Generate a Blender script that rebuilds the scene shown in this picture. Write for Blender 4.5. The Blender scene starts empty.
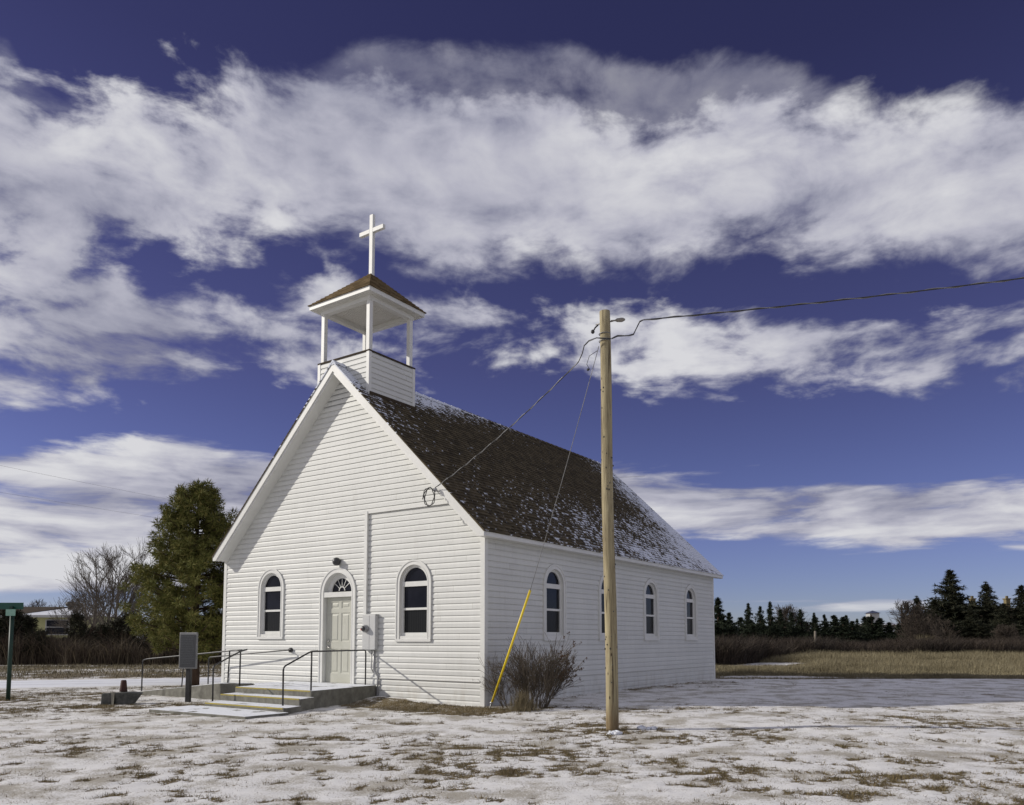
import bpy, math, random
import numpy as np
from math import sin, cos, pi, radians, sqrt, atan2, tan

S = bpy.context.scene
COL = S.collection
random.seed(7)
RNG = np.random.default_rng(11)

# ---------------------------------------------------------------- camera data
F, PITCH, PPY, H = 787.93, 0.0777, 578.53, 1.384

def ray(px, py):
    dx = (px - 512) / F; u = -(py - PPY) / F
    return (dx, cos(PITCH) - u * sin(PITCH), sin(PITCH) + u * cos(PITCH))

def at(px, py, D):                       # survey a point of the place from its bearing and distance
    d = ray(px, py); t = D / d[1]
    return (d[0] * t, D, H + d[2] * t)

def ground(px, py, z=0.0):
    d = ray(px, py); t = (z - H) / d[2]
    return (d[0] * t, d[1] * t)

# church frame
X0, D0, ROT = -0.5725, 16.3078, -0.6078
W, L, ZT, ZR, OF, OS, ZB = 8.768, 13.08, 3.60, 8.06, 0.32, 0.24, 3.62
CX = -4.31
def c2w(a, b): return (X0 + a * cos(ROT) - b * sin(ROT), D0 + a * sin(ROT) + b * cos(ROT))
def w2c(x, y):
    dx, dy = x - X0, y - D0
    return (dx * cos(ROT) + dy * sin(ROT), -dx * sin(ROT) + dy * cos(ROT))

# ---------------------------------------------------------------- noise (numpy)
def _hash(ix, iy, seed):
    n = (ix.astype(np.int64) * 374761393 + iy.astype(np.int64) * 668265263 + seed * 982451653) & 0xffffffff
    n = ((n ^ (n >> 13)) * 1274126177) & 0xffffffff
    n = n ^ (n >> 16)
    return (n & 0xffff) / 65535.0
def vnoise(x, y, seed=0):
    ix = np.floor(x); iy = np.floor(y); fx = x - ix; fy = y - iy
    fx = fx * fx * fx * (fx * (fx * 6 - 15) + 10); fy = fy * fy * fy * (fy * (fy * 6 - 15) + 10)
    a = _hash(ix, iy, seed); b = _hash(ix + 1, iy, seed); c = _hash(ix, iy + 1, seed); d = _hash(ix + 1, iy + 1, seed)
    return (a + (b - a) * fx) * (1 - fy) + (c + (d - c) * fx) * fy
def fbm(x, y, octv=4, seed=0, gain=0.5):
    s = 0; amp = 1; tot = 0
    for i in range(octv):
        s = s + amp * vnoise(x * 2 ** i + 17.3 * i, y * 2 ** i - 9.1 * i, seed + i); tot += amp; amp *= gain
    return s / tot
def sstep(a, b, x):
    t = np.clip((x - a) / (b - a), 0, 1); return t * t * (3 - 2 * t)

# ---------------------------------------------------------------- mesh helpers
class MB:
    def __init__(s): s.v = []; s.f = []
    def add(s, vs, fs):
        o = len(s.v); s.v += [tuple(v) for v in vs]; s.f += [tuple(i + o for i in f) for f in fs]
    def box(s, x0, x1, y0, y1, z0, z1):
        s.add([(x0,y0,z0),(x1,y0,z0),(x1,y1,z0),(x0,y1,z0),(x0,y0,z1),(x1,y0,z1),(x1,y1,z1),(x0,y1,z1)],
              [(0,3,2,1),(4,5,6,7),(0,1,5,4),(1,2,6,5),(2,3,7,6),(3,0,4,7)])
    def prism(s, poly, z0, z1, top=None):      # poly (x,y) list ccw
        n = len(poly)
        zt = top if top else [z1] * n
        s.add([(x, y, z0) for x, y in poly] + [(p[0], p[1], zt[i]) for i, p in enumerate(poly)],
              [tuple(range(n))[::-1], tuple(range(n, 2 * n))] + [(i, (i + 1) % n, n + (i + 1) % n, n + i) for i in range(n)])
    def extrude_path(s, P, radii, n=8, cap=True):
        P = [np.array(p, float) for p in P]
        if not hasattr(radii, '__len__'): radii = [radii] * len(P)
        rings = []; prev = None
        for i, p in enumerate(P):
            t = P[min(i + 1, len(P) - 1)] - P[max(i - 1, 0)]
            t = t / (np.linalg.norm(t) + 1e-9)
            if prev is None:
                a = np.array([0, 0, 1.]) if abs(t[2]) < .9 else np.array([1., 0, 0])
                u = np.cross(t, a)
            else:
                u = prev - t * (prev @ t)
            u /= np.linalg.norm(u) + 1e-9; prev = u
            w = np.cross(t, u)
            rings.append([p + radii[i] * (u * cos(2 * pi * k / n) + w * sin(2 * pi * k / n)) for k in range(n)])
        vs = [v for r in rings for v in r]; fs = []
        for i in range(len(P) - 1):
            for k in range(n):
                fs.append((i * n + k, i * n + (k + 1) % n, (i + 1) * n + (k + 1) % n, (i + 1) * n + k))
        if cap:
            fs.append(tuple(range(n))[::-1]); fs.append(tuple(range((len(P) - 1) * n, len(P) * n)))
        s.add(vs, fs)
    def sphere(s, c, r, n=12, m=8, sc=(1, 1, 1)):
        vs = []; fs = []
        for i in range(m + 1):
            th = pi * i / m
            for k in range(n):
                ph = 2 * pi * k / n
                vs.append((c[0] + r * sc[0] * sin(th) * cos(ph), c[1] + r * sc[1] * sin(th) * sin(ph), c[2] + r * sc[2] * cos(th)))
        for i in range(m):
            for k in range(n):
                fs.append((i * n + k, (i + 1) * n + k, (i + 1) * n + (k + 1) % n, i * n + (k + 1) % n))
        s.add(vs, fs)
    def build(s, name, mat, parent=None, smooth=False, bevel=0, xf=None):
        vs = s.v if xf is None else [xf(*v) for v in s.v]
        me = bpy.data.meshes.new(name); me.from_pydata(vs, [], s.f); me.update()
        o = bpy.data.objects.new(name, me); COL.objects.link(o)
        if mat: me.materials.append(mat)
        if smooth:
            me.polygons.foreach_set('use_smooth', [True] * len(me.polygons))
        if bevel:
            b = o.modifiers.new('bevel', 'BEVEL'); b.width = bevel; b.segments = 2; b.limit_method = 'ANGLE'
        if parent: o.parent = parent
        return o

def np_mesh(name, V, Fc, mat, parent=None, smooth=False, attrs=None):
    """V (n,3) array, Fc (m,k) int array"""
    me = bpy.data.meshes.new(name)
    k = Fc.shape[1]; m = Fc.shape[0]
    me.vertices.add(len(V)); me.vertices.foreach_set('co', np.ascontiguousarray(V, dtype=np.float32).ravel())
    me.loops.add(m * k); me.loops.foreach_set('vertex_index', np.ascontiguousarray(Fc, dtype=np.int32).ravel())
    me.polygons.add(m); me.polygons.foreach_set('loop_start', np.arange(0, m * k, k, dtype=np.int32))
    if smooth: me.polygons.foreach_set('use_smooth', np.ones(m, dtype=bool))
    me.update(calc_edges=True); me.validate()
    if attrs:
        for n, a in attrs.items():
            at_ = me.attributes.new(n, 'FLOAT', 'POINT'); at_.data.foreach_set('value', a.astype(np.float32))
    if mat: me.materials.append(mat)
    o = bpy.data.objects.new(name, me); COL.objects.link(o)
    if parent: o.parent = parent
    return o

def tag(o, label=None, cat=None, group=None, kind=None):
    if label: o['label'] = label
    if cat: o['category'] = cat
    if group: o['group'] = group
    if kind: o['kind'] = kind
    return o
def empty(name, loc, rz=0, **k):
    o = bpy.data.objects.new(name, None); COL.objects.link(o); o.location = loc; o.rotation_euler = (0, 0, rz)
    o.empty_display_size = .3
    tag(o, **k); return o
def copy_tree(o, parent=None):
    c = o.copy(); COL.objects.link(c); c.parent = parent
    for ch in list(o.children): copy_tree(ch, c)
    return c

# ---------------------------------------------------------------- materials
class NT:
    def __init__(s, name):
        s.m = bpy.data.materials.new(name); s.m.use_nodes = True
        s.t = s.m.node_tree; s.b = s.t.nodes['Principled BSDF']
    def n(s, ty, **k):
        x = s.t.nodes.new(ty)
        for a, v in k.items(): setattr(x, a, v)
        return x
    def l(s, a, b): s.t.links.new(a, b)
    def math(s, op, a, b=None, c=None, clamp=False):
        x = s.n('ShaderNodeMath', operation=op, use_clamp=clamp)
        for i, v in enumerate((a, b, c)):
            if v is None: continue
            if hasattr(v, 'is_linked'): s.l(v, x.inputs[i])
            else: x.inputs[i].default_value = v
        return x.outputs[0]
    def noise(s, vec, scale, detail=4, rough=.55, dist=0, mapscale=None):
        if mapscale:
            mp = s.n('ShaderNodeMapping'); mp.inputs['Scale'].default_value = mapscale; s.l(vec, mp.inputs[0]); vec = mp.outputs[0]
        x = s.n('ShaderNodeTexNoise'); x.inputs['Scale'].default_value = scale; x.inputs['Detail'].default_value = detail
        x.inputs['Roughness'].default_value = rough; x.inputs['Distortion'].default_value = dist
        s.l(vec, x.inputs['Vector']); return x.outputs[0]
    def obj(s): return s.n('ShaderNodeTexCoord').outputs['Object']
    def ramp(s, fac, stops, interp='LINEAR'):
        x = s.n('ShaderNodeValToRGB'); cr = x.color_ramp; cr.interpolation = interp
        while len(cr.elements) < len(stops): cr.elements.new(.5)
        for e, (p, c) in zip(cr.elements, stops): e.position = p; e.color = (c[0], c[1], c[2], 1)
        s.l(fac, x.inputs[0]); return x.outputs[0]
    def mix(s, fac, a, b):
        x = s.n('ShaderNodeMix', data_type='RGBA')
        for i, v in ((0, fac), (6, a), (7, b)):
            if hasattr(v, 'is_linked'): s.l(v, x.inputs[i])
            else: x.inputs[i].default_value = v if i == 0 else (v[0], v[1], v[2], 1)
        return x.outputs[2]
    def sm(s, x, a, b):
        m = s.n('ShaderNodeMapRange', interpolation_type='SMOOTHSTEP')
        s.l(x, m.inputs[0]); m.inputs[1].default_value = a; m.inputs[2].default_value = b; return m.outputs[0]
    def bump(s, h, strength=.3, dist=.02):
        x = s.n('ShaderNodeBump'); x.inputs['Strength'].default_value = strength; x.inputs['Distance'].default_value = dist
        s.l(h, x.inputs['Height']); s.l(x.outputs[0], s.b.inputs['Normal'])
    def set(s, col=None, rough=None, spec=None, metal=None):
        if col is not None:
            if hasattr(col, 'is_linked'): s.l(col, s.b.inputs['Base Color'])
            else: s.b.inputs['Base Color'].default_value = (*col, 1)
        if rough is not None:
            if hasattr(rough, 'is_linked'): s.l(rough, s.b.inputs['Roughness'])
            else: s.b.inputs['Roughness'].default_value = rough
        if spec is not None: s.b.inputs['Specular IOR Level'].default_value = spec
        if metal is not None: s.b.inputs['Metallic'].default_value = metal
        return s.m

M = {}
def varied(name, c1, c2, scale=3, rough=.6, spec=.3, bump=0, bscale=30, mapscale=None, metal=0, dist=.01):
    t = NT(name); o = t.obj()
    f = t.noise(o, scale, 5, .6, mapscale=mapscale)
    c = t.ramp(f, [(.3, c1), (.7, c2)])
    t.set(c, rough, spec, metal)
    if bump: t.bump(t.noise(o, bscale, 4, .6, mapscale=mapscale), bump, dist)
    M[name] = t.m; return t.m

# siding: white painted, faint dirt streaks near the bottom, slight board-to-board variation
t = NT('siding'); o = t.obj()
sep = t.n('ShaderNodeSeparateXYZ'); t.l(o, sep.inputs[0])
row = t.math('FLOOR', t.math('DIVIDE', sep.outputs[2], .127))
wn = t.n('ShaderNodeTexWhiteNoise', noise_dimensions='2D')
cmb = t.n('ShaderNodeCombineXYZ'); t.l(row, cmb.inputs[0])
seg = t.math('FLOOR', t.math('DIVIDE', t.math('ADD', t.math('ADD', sep.outputs[0], sep.outputs[1]), t.math('MULTIPLY', row, 1.37)), 3.6)); t.l(seg, cmb.inputs[1])
t.l(cmb.outputs[0], wn.inputs[0])
n1 = t.noise(o, 1.2, 5, .6, mapscale=(1, 1, .35)); n2 = t.noise(o, 14, 3, .6, mapscale=(1, 1, .15))
v = t.math('ADD', t.math('ADD', t.math('MULTIPLY', wn.outputs[0], .18), .09), t.math('ADD', t.math('MULTIPLY', n1, .5), t.math('MULTIPLY', n2, .3)))
c = t.ramp(v, [(.3, (.575, .58, .55)), (.75, (.685, .69, .655))])
low = t.sm(sep.outputs[2], .75, 0.0)
dirt = t.math('MULTIPLY', low, t.sm(t.noise(o, 5, 5, .65, mapscale=(1, 1, .4)), .42, .7))
c = t.mix(t.math('MULTIPLY', dirt, .4), c, (.42, .38, .3))
sfr = t.math('FRACT', t.math('DIVIDE', t.math('ADD', t.math('ADD', sep.outputs[0], sep.outputs[1]), t.math('MULTIPLY', row, 1.37)), 3.6))
c = t.mix(t.math('MULTIPLY', t.math('LESS_THAN', sfr, .003), .32), c, (.25, .24, .2))
stn = t.math('MULTIPLY', t.sm(t.noise(o, 3, 6, .7, mapscale=(1.5, 1.5, .25)), .55, .75), .22)
c = t.mix(stn, c, (.44, .43, .38))
M['siding'] = t.set(c, .5, .3)
t.bump(t.noise(o, 2.2, 3, .5, mapscale=(1, 1, 4)), .25, .012)

varied('trim', (.66, .66, .625), (.74, .74, .705), 2.5, .45, .35)
varied('soffit', (.66, .65, .60), (.72, .71, .66), 2.5, .5, .3)
varied('door_paint', (.47, .47, .40), (.52, .52, .45), 3, .45, .35)
varied('dark_metal', (.012, .012, .013), (.03, .028, .027), 9, .4, .5)
varied('grey_metal', (.34, .34, .34), (.44, .44, .43), 6, .4, .5, metal=.5)
varied('meter_paint', (.50, .51, .50), (.58, .58, .56), 4, .45, .4)
varied('nickel', (.55, .53, .48), (.65, .63, .6), 10, .25, .5, metal=1)
varied('red_plastic', (.5, .07, .04), (.6, .1, .05), 10, .4, .5)
varied('yellow_paint', (.42, .33, .05), (.30, .25, .08), 12, .6, .3)
varied('guy_yellow', (.86, .66, .02), (.80, .58, .02), 5, .4, .5)
varied('wire_black', (.02, .02, .022), (.04, .04, .04), 20, .5, .5)
varied('wire_grey', (.30, .30, .30), (.16, .16, .16), 8, .45, .5, metal=.4)
varied('sign_green', (.006, .06, .038), (.010, .08, .05), 5, .35, .5)
varied('post_green', (.008, .032, .022), (.014, .042, .028), 7, .5, .4)
varied('plaque', (.045, .048, .052), (.07, .073, .078), 30, .5, .4, metal=.3)
varied('plaque_edge', (.17, .175, .175), (.24, .24, .24), 12, .5, .4, metal=.3)
varied('stone_dark', (.045, .05, .048), (.15, .15, .135), 9, .85, .2, .5, 22)
varied('stone_pale', (.22, .21, .17), (.30, .29, .24), 12, .85, .2, .4, 25)
varied('rust', (.075, .03, .022), (.04, .02, .018), 12, .7, .3, .3, 30)
varied('bark', (.045, .032, .024), (.11, .075, .055), 8, .9, .1, .8, 14, (1, 1, .25), dist=.04)
varied('bark_grey', (.10, .085, .07), (.17, .15, .125), 6, .9, .1)
varied('twig_dark', (.055, .045, .036), (.10, .082, .066), 6, .9, .1)
varied('snow_lump', (.74, .77, .82), (.80, .82, .85), 8, .6, .3, .5, 18)
varied('yellow_wall', (.40, .40, .20), (.46, .45, .23), 2, .7, .2)
varied('white_wall', (.40, .40, .39), (.48, .48, .46), 2, .6, .3)
varied('old_wall', (.26, .24, .21), (.34, .32, .28), 2, .8, .2)
varied('brown_shingle', (.045, .035, .025), (.075, .058, .04), 5, .9, .1)
varied('blue_roof', (.04, .05, .09), (.06, .07, .12), 5, .6, .3)
varied('chimney_brick', (.17, .14, .075), (.25, .205, .11), 7, .85, .1)
varied('fence_wood', (.16, .14, .11), (.24, .21, .17), 9, .9, .1)
varied('porcelain', (.20, .18, .16), (.28, .26, .22), 20, .25, .6)

# window glass: dark, glossy
t = NT('glass'); o = t.obj()
M['glass'] = t.set(t.ramp(t.noise(o, 2.5, 3), [(.3, (.006, .007, .012)), (.7, (.014, .015, .022))]), .05, .16)
t.bump(t.noise(o, 3, 2), .05, .02)

# screen / blind behind the lower sash
t = NT('glass_screened'); o = t.obj()
s_ = t.n('ShaderNodeSeparateXYZ'); t.l(o, s_.inputs[0])
w_ = t.math('SINE', t.math('MULTIPLY', t.math('ADD', s_.outputs[0], s_.outputs[1]), 95))
M['glass_screened'] = t.set(t.mix(t.math('MULTIPLY', t.sm(w_, .2, 1), .5), (.012, .013, .014), (.028, .029, .030)), .25, .15)

# concrete with drifted snow lying on level faces
t = NT('concrete'); o = t.obj()
g = t.n('ShaderNodeNewGeometry'); sp = t.n('ShaderNodeSeparateXYZ'); t.l(g.outputs['Normal'], sp.inputs[0])
base = t.ramp(t.noise(o, 6, 6, .65), [(.3, (.13, .125, .105)), (.55, (.20, .195, .165)), (.75, (.27, .265, .23))])
base = t.mix(t.math('MULTIPLY', t.sm(t.noise(o, 2.5, 5, .7, mapscale=(1, 1, .3)), .5, .7), .5), base, (.07, .068, .058))
sn = t.math('MULTIPLY', t.sm(sp.outputs[2], .75, .95), t.sm(t.noise(o, 2.2, 6, .62), .36, .44))
M['concrete'] = t.set(t.mix(sn, base, (.76, .78, .81)), .85, .2)
t.bump(t.noise(o, 35, 5, .7), .4, .012)

# pole wood: vertical grain, knots, checks
t = NT('pole_wood'); o = t.obj()
g1 = t.noise(o, 7, 6, .65, .6, mapscale=(3, 3, .22)); g2 = t.noise(o, 30, 4, .6, mapscale=(4, 4, .1))
c = t.ramp(t.math('ADD', t.math('MULTIPLY', g1, .65), t.math('MULTIPLY', g2, .35)), [(.34, (.11, .09, .055)), (.44, (.27, .225, .135)), (.58, (.40, .345, .21)), (.72, (.50, .44, .285))])
kn = t.n('ShaderNodeTexVoronoi'); kn.inputs['Scale'].default_value = 4.2
mp = t.n('ShaderNodeMapping'); mp.inputs['Scale'].default_value = (1.6, 1.6, .75); t.l(o, mp.inputs[0]); t.l(mp.outputs[0], kn.inputs['Vector'])
c = t.mix(t.sm(kn.outputs['Distance'], .12, .05), c, (.06, .04, .025))
crk = t.sm(t.noise(o, 7, 3, .5, mapscale=(5, 5, .10)), .62, .68)
c = t.mix(crk, c, (.07, .05, .03))
sz = t.n('ShaderNodeSeparateXYZ'); t.l(o, sz.inputs[0])
c = t.mix(t.math('MULTIPLY', t.sm(sz.outputs[2], .5, .05), .5), c, (.16, .09, .04))
M['pole_wood'] = t.set(c, .75, .2)
t.bump(t.noise(o, 14, 5, .6, mapscale=(5, 5, .15)), .6, .012)

# church roof shingles: tabs, colour variation and snow caught on the tabs
NR = 52
HX = -CX + OS + .02
HZ = ZR - (ZB + .0) 
def shingle_mat(name, rowh, zref, tabw, snow):
    t = NT(name); o = t.obj(); s = t.n('ShaderNodeSeparateXYZ'); t.l(o, s.inputs[0])
    x, y, z = s.outputs
    rz = t.math('DIVIDE', t.math('SUBTRACT', zref, z), rowh)
    row = t.math('FLOOR', rz); fr = t.math('FRACT', rz)
    sh = t.math('MULTIPLY', t.math('FRACT', t.math('MULTIPLY', row, .381)), 1)
    if snow: cl = t.math('ADD', t.math('DIVIDE', y, tabw), sh)
    else: cl = t.math('ADD', t.math('DIVIDE', t.math('ADD', x, y), tabw), sh)
    ci = t.math('FLOOR', cl); fc = t.math('FRACT', cl)
    cb = t.n('ShaderNodeCombineXYZ'); t.l(row, cb.inputs[0]); t.l(ci, cb.inputs[1])
    wn = t.n('ShaderNodeTexWhiteNoise', noise_dimensions='2D'); t.l(cb.outputs[0], wn.inputs[0])
    cb2 = t.n('ShaderNodeCombineXYZ'); t.l(t.math('ADD', row, 71.3), cb2.inputs[0]); t.l(ci, cb2.inputs[1])
    wn2 = t.n('ShaderNodeTexWhiteNoise', noise_dimensions='2D'); t.l(cb2.outputs[0], wn2.inputs[0])
    if snow: base = t.ramp(wn.outputs[0], [(0, (.05, .040, .025)), (.5, (.085, .068, .040)), (1, (.13, .104, .063))])
    else: base = t.ramp(wn.outputs[0], [(0, (.10, .07, .035)), (.5, (.16, .115, .06)), (1, (.22, .16, .09))])
    gr = t.noise(o, 60, 3, .7); base = t.mix(t.math('MULTIPLY', gr, .4), base, (.03, .024, .017))
    if snow:
        sd = t.math('DIVIDE', t.math('SUBTRACT', ZR, z), HZ)         # 0 ridge .. 1 eave
        yl = t.math('DIVIDE', y, L)
        big = t.noise(o, .55, 4, .6); med = t.noise(o, 2.2, 4, .6)
        ridge = t.math('MULTIPLY', t.sm(t.math('ADD', sd, t.math('MULTIPLY', yl, .42)), .36, .02), 1.15)
        lowr = t.math('MULTIPLY', t.sm(sd, .35, .95), t.math('ADD', .22, t.math('MULTIPLY', yl, .62)))
        right = t.math('MULTIPLY', t.sm(t.math('ADD', yl, t.math('MULTIPLY', sd, .16)), .80, 1.12), 1.0)
        front = t.math('MULTIPLY', t.sm(yl, .22, -.03), t.math('MULTIPLY', t.sm(sd, .75, .1), .5))
        e = t.math('ADD', t.math('MAXIMUM', t.math('MAXIMUM', ridge, lowr), t.math('MAXIMUM', right, front)), .10)
        e = t.math('MULTIPLY', e, t.math('ADD', t.math('MULTIPLY', big, 1.0), t.math('MULTIPLY', med, .95)))
        hit = t.math('GREATER_THAN', e, t.math('ADD', t.math('MULTIPLY', wn2.outputs[0], .85), .12))
        # a thin line of snow rests along each course, broken and uneven in width
        lv = t.n('ShaderNodeCombineXYZ'); t.l(t.math('MULTIPLY', y, 6.5), lv.inputs[0]); t.l(t.math('MULTIPLY', row, 5.37), lv.inputs[1])
        ln = t.noise(lv.outputs[0], 1.0, 4, .65)
        fine = t.noise(o, 28, 3, .6)
        thr = t.math('ADD', t.math('MULTIPLY', t.math('SUBTRACT', ln, .57), 5.2), t.math('ADD', t.math('MULTIPLY', t.math('SUBTRACT', e, .31), 2.2), t.math('MULTIPLY', t.math('SUBTRACT', fine, .5), 1.5)))
        k = t.sm(t.math('SUBTRACT', thr, fr), -.08, .10)
        base = t.mix(k, base, (.70, .73, .80))
    M[name] = t.set(base, .9, .1)
    t.bump(t.noise(o, 90, 3, .7), .5, .006)
    return t.m
shingle_mat('shingles', HZ / NR, ZR, .105, True)
shingle_mat('belfry_shingles', .085, 12, .22, False)

# yellow-house snow roof
t = NT('snow_roof'); o = t.obj()
M['snow_roof'] = t.set(t.ramp(t.noise(o, 3, 5), [(.3, (.6, .62, .66)), (.7, (.76, .78, .8))]), .7, .2)

def leaf_mat(name, cols, rough=.75, trans=.0, spec=.15, patchy=None):
    t = NT(name); g = t.n('ShaderNodeNewGeometry')
    n = len(cols)
    c = t.ramp(g.outputs['Random Per Island'], [(i / (n - 1), k) for i, k in enumerate(cols)])
    if patchy:
        c = t.mix(t.math('MULTIPLY', t.sm(t.noise(t.obj(), .22, 5, .65), .42, .62), .75), c, patchy)
    t.set(c, rough, spec)
    if trans: t.b.inputs['Transmission Weight'].default_value = 0
    M[name] = t.m
leaf_mat('pine_needles', [(.085, .10, .026), (.14, .15, .04), (.21, .20, .06), (.12, .13, .036), (.28, .23, .08)])
leaf_mat('spruce_needles', [(.016, .024, .015), (.028, .038, .022), (.042, .05, .028), (.02, .03, .018)])
leaf_mat('big_spruce_needles', [(.018, .021, .013), (.03, .034, .02), (.05, .047, .027), (.022, .027, .017)])
leaf_mat('juniper_needles', [(.02, .024, .014), (.035, .036, .02), (.05, .045, .026), (.028, .024, .018)])
leaf_mat('brush_twigs', patchy=(.035, .03, .026), cols=[(.04, .031, .026), (.062, .048, .038), (.095, .074, .055), (.045, .034, .03), (.075, .062, .042)])
leaf_mat('brush_left', [(.05, .04, .03), (.10, .08, .055), (.19, .155, .10), (.07, .05, .042), (.13, .10, .07)])
leaf_mat('bush_twigs', [(.08, .066, .05), (.13, .108, .08), (.17, .145, .11), (.10, .08, .06)])
leaf_mat('dead_leaves', [(.08, .05, .034), (.12, .08, .05), (.05, .035, .025)])
leaf_mat('dry_grass', [(.20, .17, .10), (.29, .25, .15), (.38, .34, .22), (.16, .14, .085), (.25, .205, .12)], patchy=(.13, .11, .065))
leaf_mat('short_grass', [(.10, .075, .035), (.17, .13, .06), (.25, .195, .10), (.10, .09, .04), (.13, .09, .05)])
leaf_mat('bush_grass', [(.17, .14, .08), (.24, .2, .12), (.13, .105, .06)])

# ---------------------------------------------------------------- ground
def patch(x, y, cx, cy, rx, ry, ang=0):
    dx, dy = x - cx, y - cy
    a = dx * cos(ang) + dy * sin(ang); b = -dx * sin(ang) + dy * cos(ang)
    return np.exp(-((a / rx) ** 2 + (b / ry) ** 2))
def road_y(x):           # centre line of the road beyond the church
    return 26.1 + .35 * (x + 13.0)
def road_frac(x, y):     # signed distance from the road's centre line
    return (y - road_y(x)) / sqrt(1 + .35 ** 2)
def grass_field(x, y):   # tall dry grass east of the church
    e = 27.3 + .5 * (fbm(x * .5, y * .5, 3, 5) - .5) - 9 * sstep(12, 60, x)
    g = sstep(0, .5, y - e) * sstep(5.5, 7.5, x)
    # snow lying in the open
    h = patch(x, y, 14.2, 45, 3.4, 3.2, .25) + patch(x, y, 9.4, 29.0, 1.8, .8) + .9 * patch(x, y, 32, 78, 4.2, 5) + .8 * patch(x, y, 42, 74, 4, 3) + .8 * patch(x, y, 60, 72, 5, 2.5) + .8 * patch(x, y, 10.6, 28.2, 3.2, .5)
    return g, np.clip(h, 0, 1)
def grass_mask(x, y):
    """0 snow .. 1 bare winter grass"""
    la, lb = (x - X0) * cos(ROT) + (y - D0) * sin(ROT), -(x - X0) * sin(ROT) + (y - D0) * cos(ROT)
    n = .36 * fbm(x * .9, y * .9, 5, 3, .58) + .30 * fbm(x * 2.9, y * 2.9, 4, 7, .6) + .34 * fbm(x * 6.5, y * 7.5, 3, 19, .6)
    n2 = fbm(x * .28 + 4, y * .45, 4, 21)
    n3 = fbm(x * 4.3, y * 4.3, 4, 33, .6)
    bias = -.108 + .50 * (n2 - .5) - .07 * patch(x, y, -3.8, 12.4, 3.4, 2.0) + .03 * patch(x, y, 4.5, 9.0, 3.5, 2.5) + .035 * sstep(9.5, 7.5, y) + .03 * sstep(1, 4, x) * sstep(14, 12, y)
    # strip along the south front of the church
    d = -lb
    strip = sstep(-3.2, -2.4, la) * sstep(1.6, .7, la) * sstep(1.75, 1.15, d + .5 * (n - .5)) * sstep(.10, .3, d)
    bias = bias + .55 * strip
    P = [(1.58, 12.42, .30, .26, .34), (1.15, 12.55, .95, .55, .26), (3.3, 11.3, 2.1, .7, .12), (5.2, 11.0, 1.6, .5, .12), (-.2, 11.9, 1.4, .35, .12),
         (-6.9, 16.9, .95, .75, .36), (-5.6, 15.2, 1.2, .4, .26), (-8.6, 16.6, .9, .6, .26), (-9.6, 16.8, 1.6, .6, .16),
         (2.5, 8.3, 1.6, .5, .14), (4.2, 8.1, .9, .5, .12), (-2.2, 8.0, 1.2, .4, .10), (-4.6, 10.2, 1.2, .4, .10), (1.6, 7.3, 1.5, .3, .10),
         (-.7, 9.7, 1.7, .3, .1), (4.9, 9.4, 1.6, .35, .12), (-2.3, 13.2, 1.4, .22, .16), (6.4, 7.9, 1.2, .8, .14),
         (.9, 15.9, .9, .5, .30), (-13.5, 18.8, 4.0, .85, .40), (-11.0, 20.4, 2.2, .65, .34), (-17, 17.2, 3, .7, .3), (-12.6, 16.7, 1.9, .35, .22),
         (10.6, 25.8, 3.2, .55, .15)]
    for cx, cy, rx, ry, a in P: bias = bias + a * (.62 if cy < 13 and cx > -8 and a < .2 else 1) * patch(x, y, cx, cy, rx, ry)
    r = road_frac(x, y)
    left = sstep(-6.5, -9.5, x)
    onroad = left * sstep(3.0, 2.4, np.abs(r))
    bias = bias - .5 * onroad
    bank = left * sstep(2.7, 3.4, r) * sstep(20, 12, r)
    bias = bias + .24 * bank + .16 * left * sstep(-5.4, -4.2, r) * sstep(-2.6, -3.2, r) * sstep(18, 20, y)
    # faint wheel lines in the yard
    bias = bias - .05 * sstep(24, 26, y) * sstep(-6, -2, x)
    # shaded side yard east of the church: snow keeps
    sy = sstep(.2, 1.2, la) * sstep(15.6, 16.4, y)
    bias = bias - .21 * sy
    g, h = grass_field(x, y)
    v = n + bias + .85 * (n3 - .5) + .60 * (fbm(x * 10.5, y * 10.5, 3, 37, .7) - .5)
    m = sstep(.345, .69, v)
    far = sstep(45, 60, y) * (1 - left)
    m = np.maximum(m, far * .9)
    m = np.maximum(m, g * (1 - sstep(.30, .5, h + .35 * (n3 - .5))))
    return m
def gz(x, y, m=None):
    if m is None: m = grass_mask(x, y)
    und = .05 * (fbm(x * .22, y * .22, 3, 51) - .5) * sstep(2, 10, np.hypot(x - 0, y - 16) * 0 + y)
    fine = .016 * (fbm(x * 1.5, y * 1.5, 4, 61, .6) - .5) + .016 * (fbm(x * 8, y * 8, 3, 71) - .5)
    r = road_frac(x, y); onroad = sstep(-6.5, -9.5, x) * sstep(3.4, 2.6, np.abs(r))
    bank = .12 * sstep(-6.5, -9.5, x) * sstep(2.6, 5, r)
    z = (und + fine) * (1 - onroad) + .0 * onroad + bank + .010 * (1 - m) * (1 - onroad) - .012
    la, lb = (x - X0) * cos(ROT) + (y - D0) * sin(ROT), -(x - X0) * sin(ROT) + (y - D0) * cos(ROT)
    z = z + .07 * np.exp(-((la + 2.7) / .9) ** 2 - (lb / .9) ** 2) + .05 * sstep(-6, -2, la) * sstep(1.2, .2, -lb)
    return z
def gz1(x, y): return float(gz(np.array([x], float), np.array([y], float))[0])

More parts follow.
